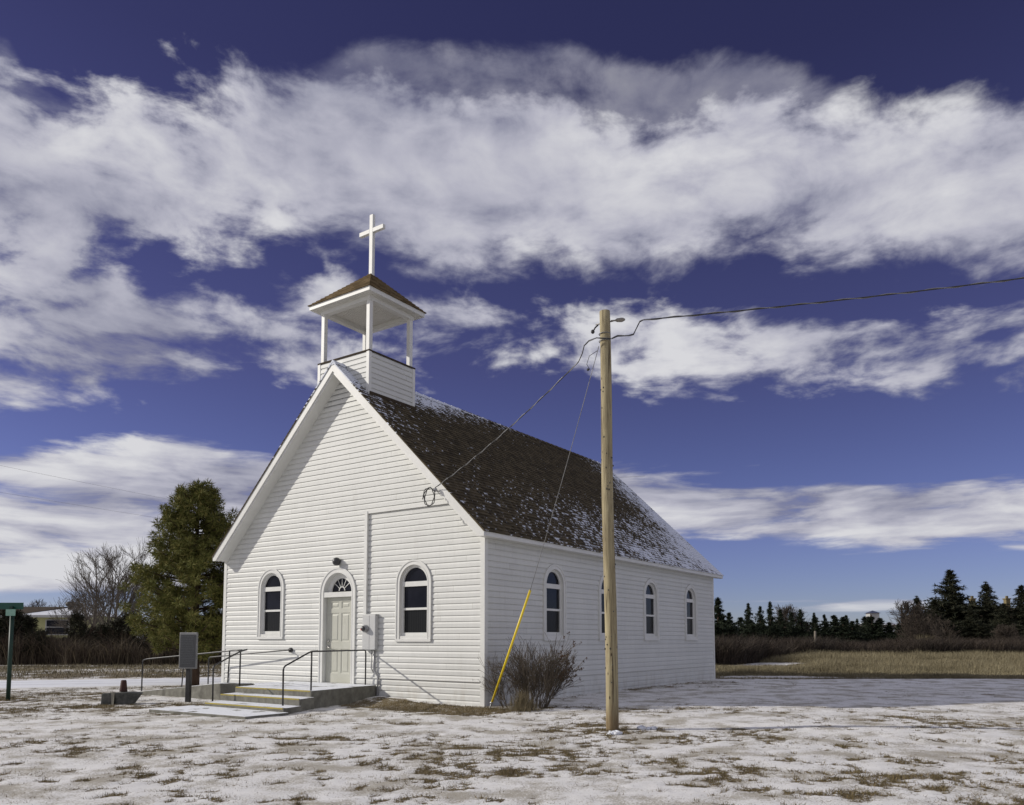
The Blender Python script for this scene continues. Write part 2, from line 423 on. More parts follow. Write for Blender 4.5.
def axis(lo, hi, step, far_lo, far_hi, g=1.12):
    a = list(np.arange(lo, hi, step)); s = step; x = a[-1]; up = []
    while x < far_hi:
        s *= g; x += s; up.append(x)
    s = step; x = a[0]; dn = []
    while x > far_lo:
        s *= g; x -= s; dn.append(x)
    return np.array(dn[::-1] + a + up)
GX = axis(-12, 13.5, .05, -2500, 2500, 1.07); GY = axis(6.2, 22, .05, -60, 4000, 1.05)
XX, YY = np.meshgrid(GX, GY)
mm = grass_mask(XX, YY)
ZZ = gz(XX, YY, mm)
nx, ny = len(GX), len(GY)
V = np.stack([XX.ravel(), YY.ravel(), ZZ.ravel()], 1)
I = np.arange(nx * ny).reshape(ny, nx)
Fq = np.stack([I[:-1, :-1].ravel(), I[:-1, 1:].ravel(), I[1:, 1:].ravel(), I[1:, :-1].ravel()], 1)

t = NT('ground'); o = t.obj()
A = t.n('ShaderNodeAttribute', attribute_name='grass'); a = A.outputs['Fac']
fn = t.noise(o, 34, 5, .75); mn = t.noise(o, 5, 5, .65)
k = t.math('ADD', t.math('MULTIPLY', a, .62), t.math('ADD', t.math('MULTIPLY', t.math('SUBTRACT', fn, .5), 2.0), t.math('MULTIPLY', t.math('SUBTRACT', mn, .5), .6)))
k = t.sm(k, .33, .50)
gr = t.ramp(t.noise(o, 38, 4, .7), [(.25, (.05, .037, .02)), (.45, (.12, .09, .045)), (.62, (.20, .155, .08)), (.8, (.27, .215, .12))])
gr = t.mix(t.math('MULTIPLY', t.sm(t.noise(o, 1.1, 3), .45, .65), .45), gr, (.055, .038, .024))
sn = t.ramp(t.noise(o, 3.2, 6, .65), [(.3, (.66, .65, .625)), (.7, (.79, .78, .755))])
# stubble and blown grit showing through a thin cover
th = t.sm(t.math('ADD', t.math('MULTIPLY', t.noise(o, 48, 5, .78), 1), t.math('MULTIPLY', t.math('SUBTRACT', t.noise(o, 1.3, 6, .62), .5), 1.2)), .47, .62)
sn = t.mix(t.math('MULTIPLY', th, .72), sn, (.25, .215, .145))
M['ground'] = t.set(t.mix(k, sn, gr), .85, .15)
t.bump(t.math('ADD', t.noise(o, 45, 5, .7), t.math('MULTIPLY', t.noise(o, 9, 4, .6), 1.0)), .5, .012)
go = np_mesh('ground', V, Fq, M['ground'], smooth=True, attrs={'grass': mm.ravel()})
tag(go, kind='structure')

# road: packed snow with wheel tracks
t = NT('road_snow'); o = t.obj()
uvn = t.n('ShaderNodeAttribute', attribute_name='across')
ac = uvn.outputs['Fac']
tr = t.math('ADD', t.sm(t.math('ABSOLUTE', t.math('SUBTRACT', ac, .32)), .07, .02), t.sm(t.math('ABSOLUTE', t.math('SUBTRACT', ac, .64)), .07, .02), clamp=True)
c = t.ramp(t.noise(o, 2.5, 6, .65), [(.3, (.72, .74, .77)), (.7, (.83, .84, .86))])
c = t.mix(t.math('MULTIPLY', tr, t.math('ADD', .12, t.math('MULTIPLY', t.noise(o, 1.1, 4), .45))), c, (.42, .42, .43))
M['road_snow'] = t.set(c, .6, .3); t.bump(t.noise(o, 20, 4, .6), .3, .012)
pts = [(x, road_y(x)) for x in np.arange(-70, -5.9, 1.0)] + [(-4.5, 30.2), (-3.6, 32.5), (-3, 36), (-2.4, 42), (0, 55), (6, 80), (14, 120)]
rv = []; ra = []; NA = 14
for i, (x, y) in enumerate(pts):
    x1, y1 = pts[min(i + 1, len(pts) - 1)]; x2, y2 = pts[max(i - 1, 0)]
    tx, ty = x1 - x2, y1 - y2; l_ = sqrt(tx * tx + ty * ty); nx_, ny_ = -ty / l_, tx / l_
    for j in range(NA + 1):
        w_ = (j / NA - .5) * 4.5
        rv.append((x + nx_ * w_, y + ny_ * w_, (-.014 if j in (0, NA) else .006) + .008 * (1 - abs(j / NA - .5) * 2) - .006 * (abs(j / NA - .32) < .06) - .006 * (abs(j / NA - .64) < .06) + (.03 if x > -8 else 0))); ra.append(j / NA)
rf = [(i * (NA + 1) + j, (i + 1) * (NA + 1) + j, (i + 1) * (NA + 1) + j + 1, i * (NA + 1) + j + 1)[::-1] for i in range(len(pts) - 1) for j in range(NA)]
tag(np_mesh('road', np.array(rv), np.array(rf), M['road_snow'], smooth=True, attrs={'across': np.array(ra)}), kind='structure')

# ---------------------------------------------------------------- blades and twigs (vectorised)
def blades(name, px, py, h, w, lean, mat, seg=1, zf=True, parent=None, z=None):
    n = len(px)
    zz = (gz(px, py) if zf else np.zeros(n)) if z is None else z
    th = RNG.uniform(0, 2 * pi, n); dx, dy = np.cos(th) * w / 2, np.sin(th) * w / 2
    la = RNG.uniform(0, 2 * pi, n); lr = np.abs(RNG.normal(0, lean, n)) * h
    ox, oy = np.cos(la) * lr, np.sin(la) * lr
    base = np.stack([px, py, zz - .01], 1)
    if seg == 1:
        V = np.stack([base + np.stack([-dx, -dy, 0 * h], 1), base + np.stack([dx, dy, 0 * h], 1), base + np.stack([ox, oy, h], 1)], 1).reshape(-1, 3)
        Fc = np.arange(3 * n).reshape(n, 3)
    else:
        mid = base + np.stack([ox * .3, oy * .3, h * .6], 1); top = base + np.stack([ox, oy, h], 1); d = np.stack([dx, dy, 0 * h], 1)
        V = np.stack([base - d, base + d, mid - d * .8, mid + d * .8, top], 1).reshape(-1, 3)
        k = np.arange(n) * 5
        Fc = np.concatenate([np.stack([k, k + 1, k + 3], 1), np.stack([k, k + 3, k + 2], 1), np.stack([k + 2, k + 3, k + 4], 1)])
    return np_mesh(name, V, Fc, mat, parent)

def in_church(x, y, mrg=.05):
    la, lb = (x - X0) * cos(ROT) + (y - D0) * sin(ROT), -(x - X0) * sin(ROT) + (y - D0) * cos(ROT)
    return ((la < mrg) & (la > -W - mrg) & (lb > -mrg) & (lb < L + mrg)) | ((la > -5.4) & (la < -1.9) & (lb > -4.35) & (lb < 0)) | ((la > -9.5) & (la < -5) & (lb > -1.9) & (lb < 0))

# short grass in the bare patches of the yard
n = 620000
y = 6.3 + (26 - 6.3) * RNG.uniform(0, 1, n) ** 1.25; x = RNG.uniform(-.78, .78, n) * y
m = grass_mask(x, y)
keep = (m > .30 + .75 * RNG.uniform(0, 1, n)) & ~in_church(x, y) & (np.abs(road_frac(x, y)) > 2.4)
# a few lone stalks through thin snow
lone = (RNG.uniform(0, 1, n) < .02 + .30 * sstep(.52, .70, fbm(x * 5, y * 6, 3, 81)) * sstep(.35, .6, fbm(x * .8, y * .9, 3, 83))) & ~in_church(x, y) & (np.abs(road_frac(x, y)) > 2.4)
keep |= lone
x, y, m = x[keep], y[keep], m[keep]
print('yard blades', len(x))
h = RNG.uniform(.010, .042, len(x)) * (.6 + .9 * fbm(x * 3, y * 3, 3, 90)) * (.55 + .8 * m)
tag(blades('yard_grass', x, y, h, RNG.uniform(.003, .008, len(x)) + y * .00030, 1.0, M['short_grass']), 'short brown winter grass showing through thin snow in the yard', 'grass', kind='stuff')

# tall dry grass field
def brush_edge(x, y): return 42 + 20 * sstep(.27, .39, x / y)
n = 620000
y = 26.2 + (100 - 26.2) * RNG.uniform(0, 1, n) ** 1.7; x = RNG.uniform(.20, .80, n) * y
g, hh = grass_field(x, y)
nn = fbm(x * .5, y * .5, 4, 13)
keep = (g > .5) & (hh + .35 * (fbm(x * 2, y * 2, 3, 33) - .5) < .36 + .1 * RNG.uniform(0, 1, n)) & (RNG.uniform(0, 1, n) < .35 + nn) & ~in_church(x, y, .3) & (y < brush_edge(x, y) + 3)
x, y, nn = x[keep], y[keep], nn[keep]
print('field blades', len(x))
h = RNG.uniform(.08, .40, len(x)) * (.2 + 1.4 * nn) * (1 + .5 * sstep(36, 60, y)) * (.3 + .7 * sstep(28, 34, y)) * (1 - .75 * sstep(.40, .35, x / y) * sstep(33, 38, y) * sstep(50, 46, y))
tag(blades('tall_grass', x, y, h, .006 + y * .00035, .6, M['dry_grass'], 1), 'tall tan dry grass covering the field right of the church', 'grass', kind='stuff')

# grass on the far bank of the road, left
n = 60000
x = RNG.uniform(-48, -7, n); r = RNG.uniform(2.6, 15, n); y = road_y(x) + r * 1.06
keep = grass_mask(x, y) > .4 + .4 * RNG.uniform(0, 1, n)
x, y = x[keep], y[keep]
tag(blades('verge_grass', x, y, RNG.uniform(.04, .16, len(x)), np.full(len(x), .03), .6, M['dry_grass']), 'low dry grass on the snowy bank beyond the road', 'grass', kind='stuff')

# ---------------------------------------------------------------- the church
church = empty('church', (X0, D0, 0), ROT, label='white wooden church with steep snow-flecked roof, open belfry and cross', cat='church')
T = M['trim']
COURSE = .127
def lap(mb, z0, z1, lo, hi, opens, mp, back=0.0):
    """clapboard sheet in (u, z, n); opens: list of (c, hw(z), zb, zt)"""
    prof = [(0, .023), (.62, .0205), (.80, .011), (1, .002)]
    k0 = int(math.floor(z0 / COURSE)); k1 = int(math.ceil(z1 / COURSE))
    def strip(za, na, zb, nb):
        za_, zb_ = max(za, z0), min(zb, z1)
        if zb_ <= za_: return
        if zb > za:
            f = lambda z: na + (nb - na) * (z - za) / (zb - za)
            na_, nb_ = f(za_), f(zb_)
        zm = (za_ + zb_) / 2
        ints = []; L0, H0, L1, H1 = lo(za_), hi(za_), lo(zb_), hi(zb_)
        cur0, cur1 = L0, L1
        for c, hw, ob, ot in sorted(opens, key=lambda q: q[0]):
            if ob < zm < ot:
                a0, a1 = hw(min(max(za_, ob), ot)), hw(min(max(zb_, ob), ot))
                ints.append((cur0, c - a0, cur1, c - a1)); cur0, cur1 = c + a0, c + a1
        ints.append((cur0, H0, cur1, H1))
        for u0, u1, v0, v1 in ints:
            if u1 - u0 < 1e-4 and v1 - v0 < 1e-4: continue
            mb.add([mp(u0, za_, na_), mp(u1, za_, na_), mp(v1, zb_, nb_), mp(v0, zb_, nb_)], [(0, 1, 2, 3)])
    for k in range(k0, k1):
        zb = k * COURSE
        # underside of the butt
        if z0 < zb < z1:
            ints = []; cur = lo(zb)
            for c, hw, ob, ot in sorted(opens, key=lambda q: q[0]):
                if ob < zb < ot: ints.append((cur, c - hw(zb))); cur = c + hw(zb)
            ints.append((cur, hi(zb)))
            for u0, u1 in ints:
                if u1 > u0: mb.add([mp(u0, zb, .002), mp(u1, zb, .002), mp(u1, zb, .023), mp(u0, zb, .023)], [(0, 1, 2, 3)])
        for (t0, n0), (t1, n1) in zip(prof[:-1], prof[1:]):
            za, zc = zb + t0 * COURSE, zb + t1 * COURSE
            sub = 3 if t1 - t0 > .3 else 1
            for q in range(sub):
                fa, fb = q / sub, (q + 1) / sub
                strip(za + (zc - za) * fa, n0 + (n1 - n0) * fa, za + (zc - za) * fb, n0 + (n1 - n0) * fb)
fm = lambda u, z, n: (u, -n, z)               # front wall
sm_ = lambda u, z, n: (n, u, z)               # right side
lm = lambda u, z, n: (-W - n, -u, z)          # left side
bm_ = lambda u, z, n: (-u, L + n, z)          # back

def arch_hw(R, zc):
    return lambda z: R if z <= zc else sqrt(max(R * R - (z - zc) ** 2, 0))
WZC = 2.63
FW = [(-6.81, .50), (-1.935, .51)]
SW = [(2.73, .49), (5.38, .49), (8.05, .49), (11.05, .49)]
DCX = -4.353
roofz = lambda x: ZR - .06 - (ZR - ZB) / (-CX + OS) * abs(x - CX)
def gab(z):  # half width of gable at z
    return W if z < 3.50 else max(min(W, (ZR - .16 - z) / ((ZR - ZB) / (-CX + OS))), 0)
zg = ZR - .17
opF = [(c, arch_hw(R - .055, WZC + .03), 1.45, WZC + .03 + R - .055) for c, R in FW] + [(DCX, arch_hw(.555, 2.50), -.1, 2.50 + .555)]
w = MB(); lap(w, -.12, zg, lambda z: max(-W, CX - gab(z)), lambda z: min(0, CX + gab(z)), opF, fm); fw_ = w.build('wall', M['siding'], church)
opS = [(c, arch_hw(R - .05, WZC), 1.40, WZC + R - .05) for c, R in SW]
w = MB(); lap(w, -.12, ZT, lambda z: 0, lambda z: L, opS, sm_); w.build('wall', M['siding'], church)
opL = [(-c, arch_hw(R - .05, WZC), 1.40, WZC + R - .05) for c, R in SW]
w = MB(); lap(w, -.12, ZT, lambda z: -L, lambda z: 0, opL, lm); w.build('wall', M['siding'], church)
w = MB(); lap(w, -.12, zg, lambda z: max(0, -CX - gab(z)), lambda z: min(W, -CX + gab(z)), [], bm_); w.build('wall', M['siding'], church)
# inside lining keeps the nave dark
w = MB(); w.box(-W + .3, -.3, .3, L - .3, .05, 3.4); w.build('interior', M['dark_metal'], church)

# corner boards
w = MB()
for (x0, x1, y0, y1) in [(-.085, .03, -.03, .0), (.0, .03, .0, .085), (-.0, .03, L - .085, L + .0), (-.085, .03, L, L + .03),
                         (-W - .03, -W + .085, -.03, 0), (-W - .03, -W, 0, .085), (-W - .03, -W, L - .085, L), (-W - .03, -W + .085, L, L + .03)]:
    w.box(x0, x1, y0, y1, -.12, ZT - .035); n_c = len(w.v)
# an L of two boards makes one corner
for k in range(4):
    q = MB(); q.v = w.v[k * 16:(k + 1) * 16]; q.f = [tuple(i - k * 16 for i in f) for f in w.f[k * 12:(k + 1) * 12]]
    q.build('corner_board', T, church)
# water table
w = MB()
for a, b in [(-W + .085, -4.96), (-3.75, -.085)]:
    w.add([(a, -.019, .515), (b, -.019, .515), (b, -.045, .515), (a, -.045, .515), (a, -.019, .545), (b, -.019, .545), (b, -.045, .532), (a, -.045, .532)],
          [(0, 1, 2, 3)[::-1], (4, 5, 6, 7), (3, 2, 6, 7)[::-1], (0, 1, 5, 4), (1, 2, 6, 5), (0, 3, 7, 4)])
w.box(.019, .042, .085, L - .085, .515, .54)
w.build('water_table', T, church)

# --- windows
def ring(mb, mp, c, zb, zc, R, r, n0, n1, seg=20, sill=False):
    """arched band between radii, from zb up, extruded n0..n1"""
    out = [(c - R, zb)] + [(c + R * cos(pi - pi * i / seg), zc + R * sin(pi * i / seg)) for i in range(seg + 1)] + [(c + R, zb)]
    inn = [(c - r, zb)] + [(c + r * cos(pi - pi * i / seg), zc + r * sin(pi * i / seg)) for i in range(seg + 1)] + [(c + r, zb)]
    k = len(out)
    vs = [mp(u, z, n1) for u, z in out] + [mp(u, z, n1) for u, z in inn] + [mp(u, z, n0) for u, z in out] + [mp(u, z, n0) for u, z in inn]
    fs = []
    for i in range(k - 1):
        fs += [(i, i + 1, k + i + 1, k + i), (2 * k + i, 3 * k + i, 3 * k + i + 1, 2 * k + i + 1)[::1],
               (i, 2 * k + i, 2 * k + i + 1, i + 1), (k + i, k + i + 1, 3 * k + i + 1, 3 * k + i)]
    fs += [(0, k, 3 * k, 2 * k), (k - 1, 3 * k - 1, 4 * k - 1, 2 * k - 1)]
    mb.add(vs, fs)
def pbox(mb, mp, u0, u1, z0, z1, n0, n1):
    vs = [mp(u, z, n) for n in (n0, n1) for z in (z0, z1) for u in (u0, u1)]
    mb.add(vs, [(0, 1, 3, 2), (4, 6, 7, 5), (0, 4, 5, 1), (2, 3, 7, 6), (0, 2, 6, 4), (1, 5, 7, 3)])
def halfdisc(mb, mp, c, zc, R, n, seg=20):
    mb.add([mp(c + R * cos(pi * i / seg), zc + R * sin(pi * i / seg), n) for i in range(seg + 1)], [tuple(range(seg + 1))])
def window(c, R, mp0, scr, up=0.):
    mp = lambda u, z, n: mp0(u, z + up, n)
    fr = MB()
    ring(fr, mp, c, 1.385, WZC, R, R - .09, -.03, .038)
    ring(fr, mp, c, 1.385, WZC, R + .012, R - .022, .0, .052)          # raised outer bead
    ring(fr, mp, c, 1.385, WZC, R - .078, R - .102, -.06, .045)         # raised inner bead
    pbox(fr, mp, c - R - .012, c + R + .012, 1.335, 1.392, .0, .060)          # sill
    pbox(fr, mp, c - R + .09, c + R - .09, 1.392, 1.46, -.06, .030)
    f = fr.build('window', T, church)
    sa = MB(); rr = R - .10
    ring(sa, mp, c, 1.46, WZC, rr - .002, rr - .062, -.072, -.028)
    pbox(sa, mp, c - rr + .055, c + rr - .055, 2.56, 2.67, -.072, -.022)        # transom
    pbox(sa, mp, c - rr + .055, c + rr - .055, 2.035, 2.085, -.074, -.034)       # meeting rail
    pbox(sa, mp, c - rr + .055, c + rr - .055, 1.462, 1.535, -.074, -.032)
    sa.build('sash', T, f)
    g = MB(); halfdisc(g, mp, c, WZC - .01, rr - .055, -.060); g.build('pane', M['glass'], f)
    g = MB(); g.add([mp(c - rr + .05, 2.06, -.060), mp(c + rr - .05, 2.06, -.060), mp(c + rr - .05, 2.6, -.060), mp(c - rr + .05, 2.6, -.060)], [(0, 1, 2, 3)]); g.build('pane', M['glass'], f)
    g = MB(); g.add([mp(c - rr + .05, 1.48, -.066), mp(c + rr - .05, 1.48, -.066), mp(c + rr - .05, 2.06, -.066), mp(c - rr + .05, 2.06, -.066)], [(0, 1, 2, 3)]); g.build('pane', M['glass_screened' if scr else 'glass'], f)
for i, (c, R) in enumerate(FW): window(c, R, fm, True, .07 if i == 0 else .01)
for c, R in SW: window(c, R, sm_, True, .03)
for c, R in SW: window(-c, R, lm, True)

# --- door
dr = MB(); ring(dr, fm, DCX, .345, 2.50, .605, .505, -.02, .036)
ring(dr, fm, DCX, .345, 2.50, .617, .580, 0, .050)
ring(dr, fm, DCX, .345, 2.50, .512, .484, -.12, .041)
pbox(dr, fm, DCX - .485, DCX + .485, 2.405, 2.525, -.12, .028)
ring(dr, fm, DCX, 2.525, 2.515, .486, .345, -.135, -.095)
pbox(dr, fm, DCX - .47, DCX + .47, .30, .365, -.12, .06)
fr = dr.build('door_frame', T, church)
g = MB(); halfdisc(g, fm, DCX, 2.56, .36, -.125); g.build('pane', M['glass'], fr)
g = MB()
for a in (36, 62, 90, 118, 144):
    a = radians(a); c_, s_ = cos(a), sin(a)
    P = [(DCX + .10 * c_, 2.56 + .10 * s_), (DCX + .345 * c_, 2.56 + .345 * s_)]
    g.add([fm(P[0][0] - s_ * .007, P[0][1] + c_ * .007, -.112), fm(P[0][0] + s_ * .007, P[0][1] - c_ * .007, -.112), fm(P[1][0] + s_ * .009, P[1][1] - c_ * .009, -.112), fm(P[1][0] - s_ * .009, P[1][1] + c_ * .009, -.112)], [(0, 1, 2, 3)])
ring(g, fm, DCX, 2.56, 2.56, .105, .085, -.122, -.108)
g.build('muntin', T, fr)
# six-panel door leaf at n=-.08
d = MB(); x0, x1, zb_, zt_ = DCX - .455, DCX + .455, .37, 2.40
pbox(d, fm, x0 - .03, x0, zb_, 2.40, -.10, -.082); pbox(d, fm, x1, x1 + .03, zb_, 2.40, -.10, -.082)
pn = [(.13, .415, .22, .80), (.495, .78, .22, .80), (.13, .415, .97, 1.66), (.495, .78, .97, 1.66), (.13, .415, 1.76, 1.93), (.495, .78, 1.76, 1.93)]
xs = sorted({0, .91} | {a for p in pn for a in p[:2]}); zs = sorted({0, 2.03} | {a for p in pn for a in p[2:]})
NN = -.070
for i in range(len(xs) - 1):
    for j in range(len(zs) - 1):
        u0, u1, v0, v1 = xs[i], xs[i + 1], zs[j], zs[j + 1]
        inside = any(a <= u0 + 1e-6 and u1 <= b + 1e-6 and c_ <= v0 + 1e-6 and v1 <= e_ + 1e-6 for a, b, c_, e_ in pn)
        q = lambda u, v, n: fm(x0 + u, zb_ + v, n)
        if not inside: d.add([q(u0, v0, NN), q(u1, v0, NN), q(u1, v1, NN), q(u0, v1, NN)], [(0, 1, 2, 3)])
for a, b, c_, e_ in pn:
    lv = [(0, 0), (.018, -.014), (.04, -.014), (.062, -.003)]
    for (i0, n0), (i1, n1) in zip(lv[:-1], lv[1:]):
        A_ = [(a + i0, c_ + i0), (b - i0, c_ + i0), (b - i0, e_ - i0), (a + i0, e_ - i0)]; B_ = [(a + i1, c_ + i1), (b - i1, c_ + i1), (b - i1, e_ - i1), (a + i1, e_ - i1)]
        d.add([q(*p, NN + n0) for p in A_] + [q(*p, NN + n1) for p in B_], [(k, (k + 1) % 4, 4 + (k + 1) % 4, 4 + k) for k in range(4)])
    i1, n1 = lv[-1]
    d.add([q(a + i1, c_ + i1, NN + n1), q(b - i1, c_ + i1, NN + n1), q(b - i1, e_ - i1, NN + n1), q(a + i1, e_ - i1, NN + n1)], [(0, 1, 2, 3)])
dl = d.build('door', M['door_paint'], church)
hd = MB(); hd.extrude_path([(x0 + .07, .07, 1.22), (x0 + .07, .03, 1.22)], .03, 12); hd.extrude_path([(x0 + .07, .035, 1.22), (x0 + .08, .02, 1.215), (x0 + .17, .02, 1.20)], .011, 8)
hd.build('handle', M['nickel'], dl, True)
hd = MB(); hd.extrude_path([(x0 + .07, .075, 1.36), (x0 + .07, .035, 1.36)], .032, 12); hd.build('deadbolt', M['nickel'], dl, True)
# lamp
lp = MB(); lp.extrude_path([(-4.33, -.005, 3.26), (-4.33, -.05, 3.26)], .055, 14)
lpo = lp.build('porch_lamp', M['dark_metal'], church, True)
lp = MB(); lp.sphere((-4.33, -.10, 3.245), .10, 18, 12); t = NT('lamp_globe'); t.set(t.ramp(t.noise(t.obj(), 12), [(.3, (.03, .03, .032)), (.7, (.06, .058, .056))]), .3, .5); M['lamp_globe'] = t.m
lp.build('globe', M['lamp_globe'], lpo, True)

# --- roof
def rz(x): return ZR - (ZR - ZB) / (-CX + OS) * abs(x - CX)
fs_ = MB()
xt = OS; zt_ = rz(xt)
for s in (1, -1):
    X = lambda x: x if s == 1 else 2 * CX - x
    # cross-section (x,z) of the boxed eave and rake deck
    cs = [(CX, ZR - .02), (xt, zt_ - .02), (xt, zt_ - .115), (0.031, zt_ - .115), (-.0, zt_ - .115 + .05), (CX, ZR - .30)]
    y0, y1 = -OF, L + OF
    n_ = len(cs)
    vs = [(X(x), y0, z) for x, z in cs] + [(X(x), y1, z) for x, z in cs]
    fs_.add(vs, [tuple(range(n_)), tuple(range(n_, 2 * n_))] + [(i, (i + 1) % n_, n_ + (i + 1) % n_, n_ + i) for i in range(n_)])
    # rake board standing slightly proud of the soffit
    for yy0, yy1 in ((-OF - .028, -OF - .002), (L + OF + .002, L + OF + .028)):
        q = [(CX, ZR - .015), (xt + .004, zt_ - .016), (xt + .004, zt_ - .125), (xt - .115, zt_ - .125), (CX, ZR - .235)]
        vs = [(X(x), yy0, z) for x, z in q] + [(X(x), yy1, z) for x, z in q]
        fs_.add(vs, [(0, 1, 2, 3, 4), (5, 6, 7, 8, 9)] + [(i, (i + 1) % 5, 5 + (i + 1) % 5, 5 + i) for i in range(5)])
sh = MB()
for s in (1, -1):
    X = lambda x: x if s == 1 else 2 * CX - x
    hx = -CX + OS + .025
    sl = (ZR - ZB) / (-CX + OS)
    nrm = (sl / sqrt(1 + sl * sl), 1 / sqrt(1 + sl * sl))
    y0, y1 = -OF - .045, L + OF + .045
    def P(x, h, y): return (X(x + nrm[0] * h), y, rz(x) + nrm[1] * h)
    for k in range(NR):
        xa, xb = CX + hx * k / NR, CX + hx * (k + 1) / NR
        seg = 60
        sh.add([P(xa, .004, y0), P(xa, .004, y1), P(xb, .019, y1), P(xb, .019, y0)], [(0, 1, 2, 3)])
        sh.add([P(xb, .019, y0), P(xb, .019, y1), P(xb, .004 if k < NR - 1 else -.004, y1), P(xb, .004 if k < NR - 1 else -.004, y0)], [(0, 1, 2, 3)])
    for y in (y0, y1):
        sh.add([P(CX, .012, y), P(CX + hx, .012, y), P(CX + hx, -.018, y), P(CX, -.018, y)], [(0, 1, 2, 3)])
    sh.add([P(CX + hx, -.005, y0), P(CX + hx, -.005, y1), P(CX, -.005, y1), P(CX, -.005, y0)], [(0, 1, 2, 3)])
# ridge cap
for i in range(int((L + .7) / .3)):
    y0 = -OF - .04 + i * .3
    sh.add([(CX, y0, ZR + .045), (CX + .13, y0, ZR - .085), (CX - .13, y0, ZR - .085), (CX, y0 + .31, ZR + .03), (CX + .13, y0 + .31, ZR - .1), (CX - .13, y0 + .31, ZR - .1)],
           [(0, 1, 4, 3), (0, 3, 5, 2), (0, 2, 1)])
roof = sh.build('roof', M['shingles'], church)
fs_.build('fascia', T, roof)

# --- belfry
BS = .865; BD = 1.57; BY = BD / 2; BZ = 8.26
bf = MB()
bz0 = 7.0
for mp, lo, hi in ((lambda u, z, n: (CX + u, -n + .001, z), -BS, BS), (lambda u, z, n: (CX + BS + n, BY + u, z), -BY, BY),
                   (lambda u, z, n: (CX - BS - n, BY - u, z), -BY, BY), (lambda u, z, n: (CX - u, BD + n, z), -BS, BS)):
    lap(bf, bz0, BZ - .02, lambda z: lo, lambda z: hi, [], mp)
belfry = bf.build('belfry', M['siding'], church)
for sx in (-1, 1):
    for y0, y1 in ((-.030, .06), (BD - .06, BD + .030)):
        w = MB(); a, b = (CX + BS - .06, CX + BS + .030) if sx > 0 else (CX - BS - .030, CX - BS + .06)
        w.box(a, b, y0, y1, bz0, BZ - .022); w.build('corner_board', T, belfry)
w = MB(); w.box(CX - BS - .035, CX + BS + .035, -.035, BD + .035, BZ - .02, BZ + .015); w.build('deck', M['brown_shingle'], belfry)
for sx in (-1, 1):
    for yy in (.075, BD - .075):
        w = MB(); w.box(CX + sx * (BS - .075) - .055, CX + sx * (BS - .075) + .055, yy - .055, yy + .055, BZ + .015, 9.56); w.build('post', T, belfry, bevel=.006)
RB = 1.05; RD = .985; ZE = 9.63
w = MB()
w.box(CX - RB, CX + RB, BY - RD, BY + RD, ZE - .0, ZE + .115)
# beam ring under the ceiling
for (a, b, c_, d_) in ((-BS, BS, -.0, .14), (-BS, BS, BD - .14, BD), (-BS, -BS + .14, .14, BD - .14), (BS - .14, BS, .14, BD - .14)):
    w.box(CX + a, CX + b, c_, d_, ZE - .11, ZE - .002)
w.build('cornice', T, belfry)
# beadboard ceiling
w = MB(); n_ = 26
for i in range(n_):
    a = CX - RB + .04 + i * (2 * RB - .08) / n_; b = a + (2 * RB - .08) / n_ - .012
    w.box(a, b, BY - RD + .04, BY + RD - .04, ZE - .010, ZE - .002)
w.build('ceiling', M['soffit'], belfry)
rf_ = MB(); e = RB + .035; ed = RD + .035; zp = 10.67; z0 = ZE + .105; nr = 15
for k in range(nr):
    e0, e1 = e * (1 - k / nr), e * (1 - (k + 1) / nr); d0, d1 = ed * (1 - k / nr), ed * (1 - (k + 1) / nr); za, zc = z0 + (zp - z0) * k / nr, z0 + (zp - z0) * (k + 1) / nr
    c0 = [(CX - e0, BY - d0), (CX + e0, BY - d0), (CX + e0, BY + d0), (CX - e0, BY + d0)]; c1 = [(CX - e1, BY - d1), (CX + e1, BY - d1), (CX + e1, BY + d1), (CX - e1, BY + d1)]
    o0, o1 = .10 * k / nr, .10 * (k + 1) / nr; c0 = [(x + o0, y) for x, y in c0]; c1 = [(x + o1, y) for x, y in c1]
    rf_.add([(x, y, za + .018) for x, y in c0] + [(x, y, zc) for x, y in c1], [(i, (i + 1) % 4, 4 + (i + 1) % 4, 4 + i) for i in range(4)])
    rf_.add([(x, y, za) for x, y in c0] + [(x, y, za + .018) for x, y in c0], [(i, (i + 1) % 4, 4 + (i + 1) % 4, 4 + i) for i in range(4)])
rf_.add([(CX - e, BY - ed, z0), (CX + e, BY - ed, z0), (CX + e, BY + ed, z0), (CX - e, BY + ed, z0)], [(3, 2, 1, 0)])
rf_.build('belfry_roof', M['belfry_shingles'], belfry)
w = MB(); cx2 = CX + .12; w.box(cx2 - .058, cx2 + .058, BY - .045, BY + .045, 10.56, 12.20); w.box(cx2 - .42, cx2 - .058, BY - .044, BY + .044, 11.72, 11.83); w.box(cx2 + .058, cx2 + .42, BY - .044, BY + .044, 11.72, 11.83)
w.build('cross', T, belfry, bevel=.006)
# cricket flashing strip where the belfry meets the slope
w = MB(); sl = (ZR - ZB) / (-CX + OS)
zz_ = rz(CX + BS)
w.box(CX + BS + .024, CX + BS + .055, .0, BD + .05, zz_ - .03, zz_ + .045); w.build('flashing', M['brown_shingle'], belfry)

